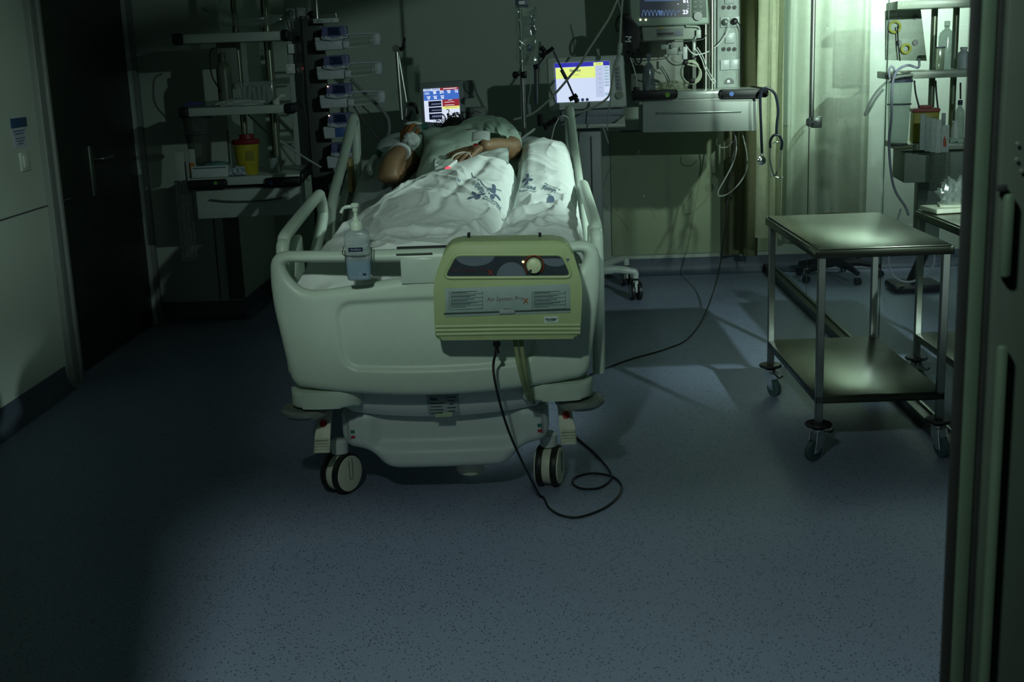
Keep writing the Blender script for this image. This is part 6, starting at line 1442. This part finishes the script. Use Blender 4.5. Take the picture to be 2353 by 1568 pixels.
CLR = clear('clear_bottle', (.78, .84, .82), .5, .1, .30, (.36, .42, .38))
bottle(NU, 2172, 166, 48, 36, .14, nz1, CLR, CLR, 'tall clear bottle behind the glass on the middle shelf', neck=.3)
bottle(NU, 2212, 170, 108, 27, .06, nz1, mk('bottle_label_white', (.52, .58, .62), .4), WHT, 'short white-labelled bottle right of the tall clear bottle', neck=.5)
bottle(NU, 2203, 312, 230, 22, .12, nz2, CLR, NAVY, 'slim clear bottle with dark cap behind the glass on the lower shelf', neck=.4)
bottle(NU, 2194, 315, 278, 18, .06, nz2, WHT, WHT, 'stubby white bottle in front of the slim clear bottle', neck=.7)
b = MB(); c = on(NU, 2158, 160, .05, nz1); b.box(c+V((0, 0, .06)), (.045, .04, .12), .006, NU.ax); b.mi = 1; b.box(c+V((0, 0, .122)), (.05, .045, .008), .002, NU.ax); solo('beaker', b, [clear('beaker_milky', (.8, .85, .75), .4, .15, .5, (.45, .52, .38)), NAVY], 'milky square beaker with blue rim on the middle shelf behind the glass', 'beaker')
b = MB(); NU.box(b, 2183, 318, 2222, 343, .08, .03, .003); b.mi = 1; NU.prism(b, [(2184, 330), (2200, 324), (2210, 341), (2184, 342)], .002, .027); solo('carton', b, [mk('carton_pale', (.42, .52, .46), .6), mk('carton_green', (.03, .20, .12), .6)], 'small green and white carton on the lower shelf behind the glass', 'carton')
# suction jar
s2 = thing('suction_jar', 'tapered clear suction canister hanging behind the glass edge', 'canister', NU.pt(2063, 330, -.02))
c = NU.pt(2063, 330, .03); H_ = NU.pt(2063, 188, .03).z-c.z
b = MB(); b.lathe([(.048, 0), (.052, .01), (.066, H_*.98), (.068, H_)], c, (0, 0, 1), 28); obj('canister', b, clear('jar_clear', (.82, .88, .86), .4, .08, .28, (.42, .48, .44)), s2)
b = MB(); b.lathe([(.069, H_*.99), (.070, H_*1.03), (.045, H_*1.07), (.02, H_*1.09)], c, (0, 0, 1), 26); b.lathe([(.065, H_*.63), (.067, H_*.64), (.065, H_*.65)], c, (0, 0, 1), 28); obj('canister_lid', b, mk('lid_blue_dark', (.04, .05, .09), .4), s2)
b = MB(); b.lathe([(.054, .0), (.054, .012)], c-V((0, 0, .012)), (0, 0, 1), 24); obj('jar_bracket', b, DKG, s2)
# hoses
HB = mk('hose_blue_grey', (.22, .24, .32), .4)
for pts, r, d, m, lb in [([(2098, 172), (2060, 178), (2030, 195), (2005, 225), (1990, 258), (1988, 264), (1995, 258), (2012, 228), (2030, 205)], .007, -.10, mk('hose_olive_grey', (.20, .24, .22), .4), 'grey hose looping out to the left behind the glass'),
    ([(2110, 155), (2085, 150), (2060, 165), (2050, 200), (2048, 270), (2043, 330), (2048, 400), (2058, 440), (2080, 475), (2088, 495)], .007, -.12, HB, 'violet-grey hose running down past the canister'),
    ([(2045, 184), (2043, 165), (2047, 153), (2054, 157), (2055, 170)], .006, -.08, HB, 'small upright hose bend on top of the canister'),
    ([(2070, 480), (2056, 530), (2042, 590), (2050, 630), (2080, 648), (2115, 640), (2143, 612), (2147, 590), (2140, 560)], .006, .05, mk('hose_pale', (.34, .36, .42), .4), 'pale hose hanging in a big ring below the second trolley top')]:
    solo('loop_hose', MB().tube(catmull(([NU.pt(2112, 136, .29)] if 'violet' in lb else [])+NU.poly(pts, d), 7), r, 8), m, lb, 'hose')
b = MB(); 
for k, pts in enumerate([[(2101, 185), (2104, 215), (2113, 250)], [(2150, 185), (2152, 220), (2157, 262)], [(2207, 190), (2207, 228)]]): solo('hanging_cable', MB().tube(catmull(NU.poly(pts, .10), 5), .005, 7), RUB, ['black cable left of the first pole behind the glass', 'thin black cable between the two poles behind the glass', 'short black cable above the slim clear bottle'][k], 'cable')
# sharps bin behind the packages
sb2 = thing('sharps_bin', 'yellow sharps bin with red lid half hidden by packages behind the glass', 'sharps bin', on(NU, 2112, 335, .06, nz2))
c = on(NU, 2122, 335, .12, nz2); b = MB(); b.box(c+V((0, 0, .085)), (.14, .10, .17), .01, NU.ax); obj('bin_body', b, YEL, sb2)
b = MB(); b.box(c+V((0, 0, .18)), (.15, .11, .022), .008, NU.ax); b.box(c+V((0, 0, .197)), (.07, .06, .02), .006, NU.ax); obj('bin_lid', b, mk('lid_red_faded', (.36, .07, .06), .5), sb2)
bk3, A3, W3, H3 = basket(NU, 2144, 2183, 352, 440, -.10, .08, 'upright steel wire basket of packages behind the glass', mk('basket_steel', (.42, .46, .42), .3, metal=.8), 10, 20)
random.seed(9)
for k, (x0, y0, x1, y1, c_) in enumerate([(2114, 262, 2126, 345, (.40, .46, .44)), (2126, 270, 2140, 348, (.34, .40, .37)), (2138, 272, 2152, 350, (.44, .50, .47)), (2150, 275, 2163, 352, (.55, .60, .58)), (2163, 288, 2181, 350, (.50, .56, .54)), (2164, 260, 2173, 290, (.30, .36, .36))]):
    b = MB(); NU.box(b, x0, y0, x1, y1, .008, -.10+.010*k, .0015)
    if k == 4: b.mi = 1; NU.prism(b, [(2171, 312), (2174, 322), (2175, 337), (2168, 337), (2168, 322)], .002, -.064)
    solo('sterile_pack', b, [mk('sp%d' % k, c_, .5, var=.12, scale=60), mk('print_red', (.45, .06, .02), .5)], ['narrow greenish sterile pack leftmost in front of the yellow bin', 'grey-green sterile pack second from the left', 'pale sterile pack third from the left', 'bright white sterile pack with fine print', 'white sterile pack bearing a red drop', 'clear-tipped pack sticking up behind the white packs'][k], 'pack')
# low rolling stool
sp = V((1.86, 7.95, 0)); stl = thing('rolling_stool', 'black five-legged rolling stool base behind the glass', 'stool', sp)
b = MB(); b.cyl(sp+V((0, 0, .09)), sp+V((0, 0, .34)), .028, .022, 14); obj('column', b, BLK, stl)
b = MB(); b.lathe([(.15, .34), (.17, .35), (.175, .38), (.165, .405), (.05, .41)], sp, (0, 0, 1), 28); obj('seat', b, BLK, stl)
for k in range(5):
    a_ = 2*pi*k/5-pi/2+.25; d = V((cos(a_), sin(a_), 0)); b = MB(); b.tube([sp+V((0, 0, .11)), sp+d*.15+V((0, 0, .10)), sp+d*.27+V((0, 0, .075))], [.030, .022, .016], 10); lg = obj('leg', b, BLK, stl)
    b = MB(); 
    for s_ in (-1, 1): b.lathe([(.005, 0), (.024, .002), (.024, .012), (.005, .014)], sp+d*.27+V((0, 0, .026))+V((-d.y, d.x, 0))*(s_*.004), V((-d.y, d.x, 0))*s_, 16)
    obj('caster', b, BLK, lg)
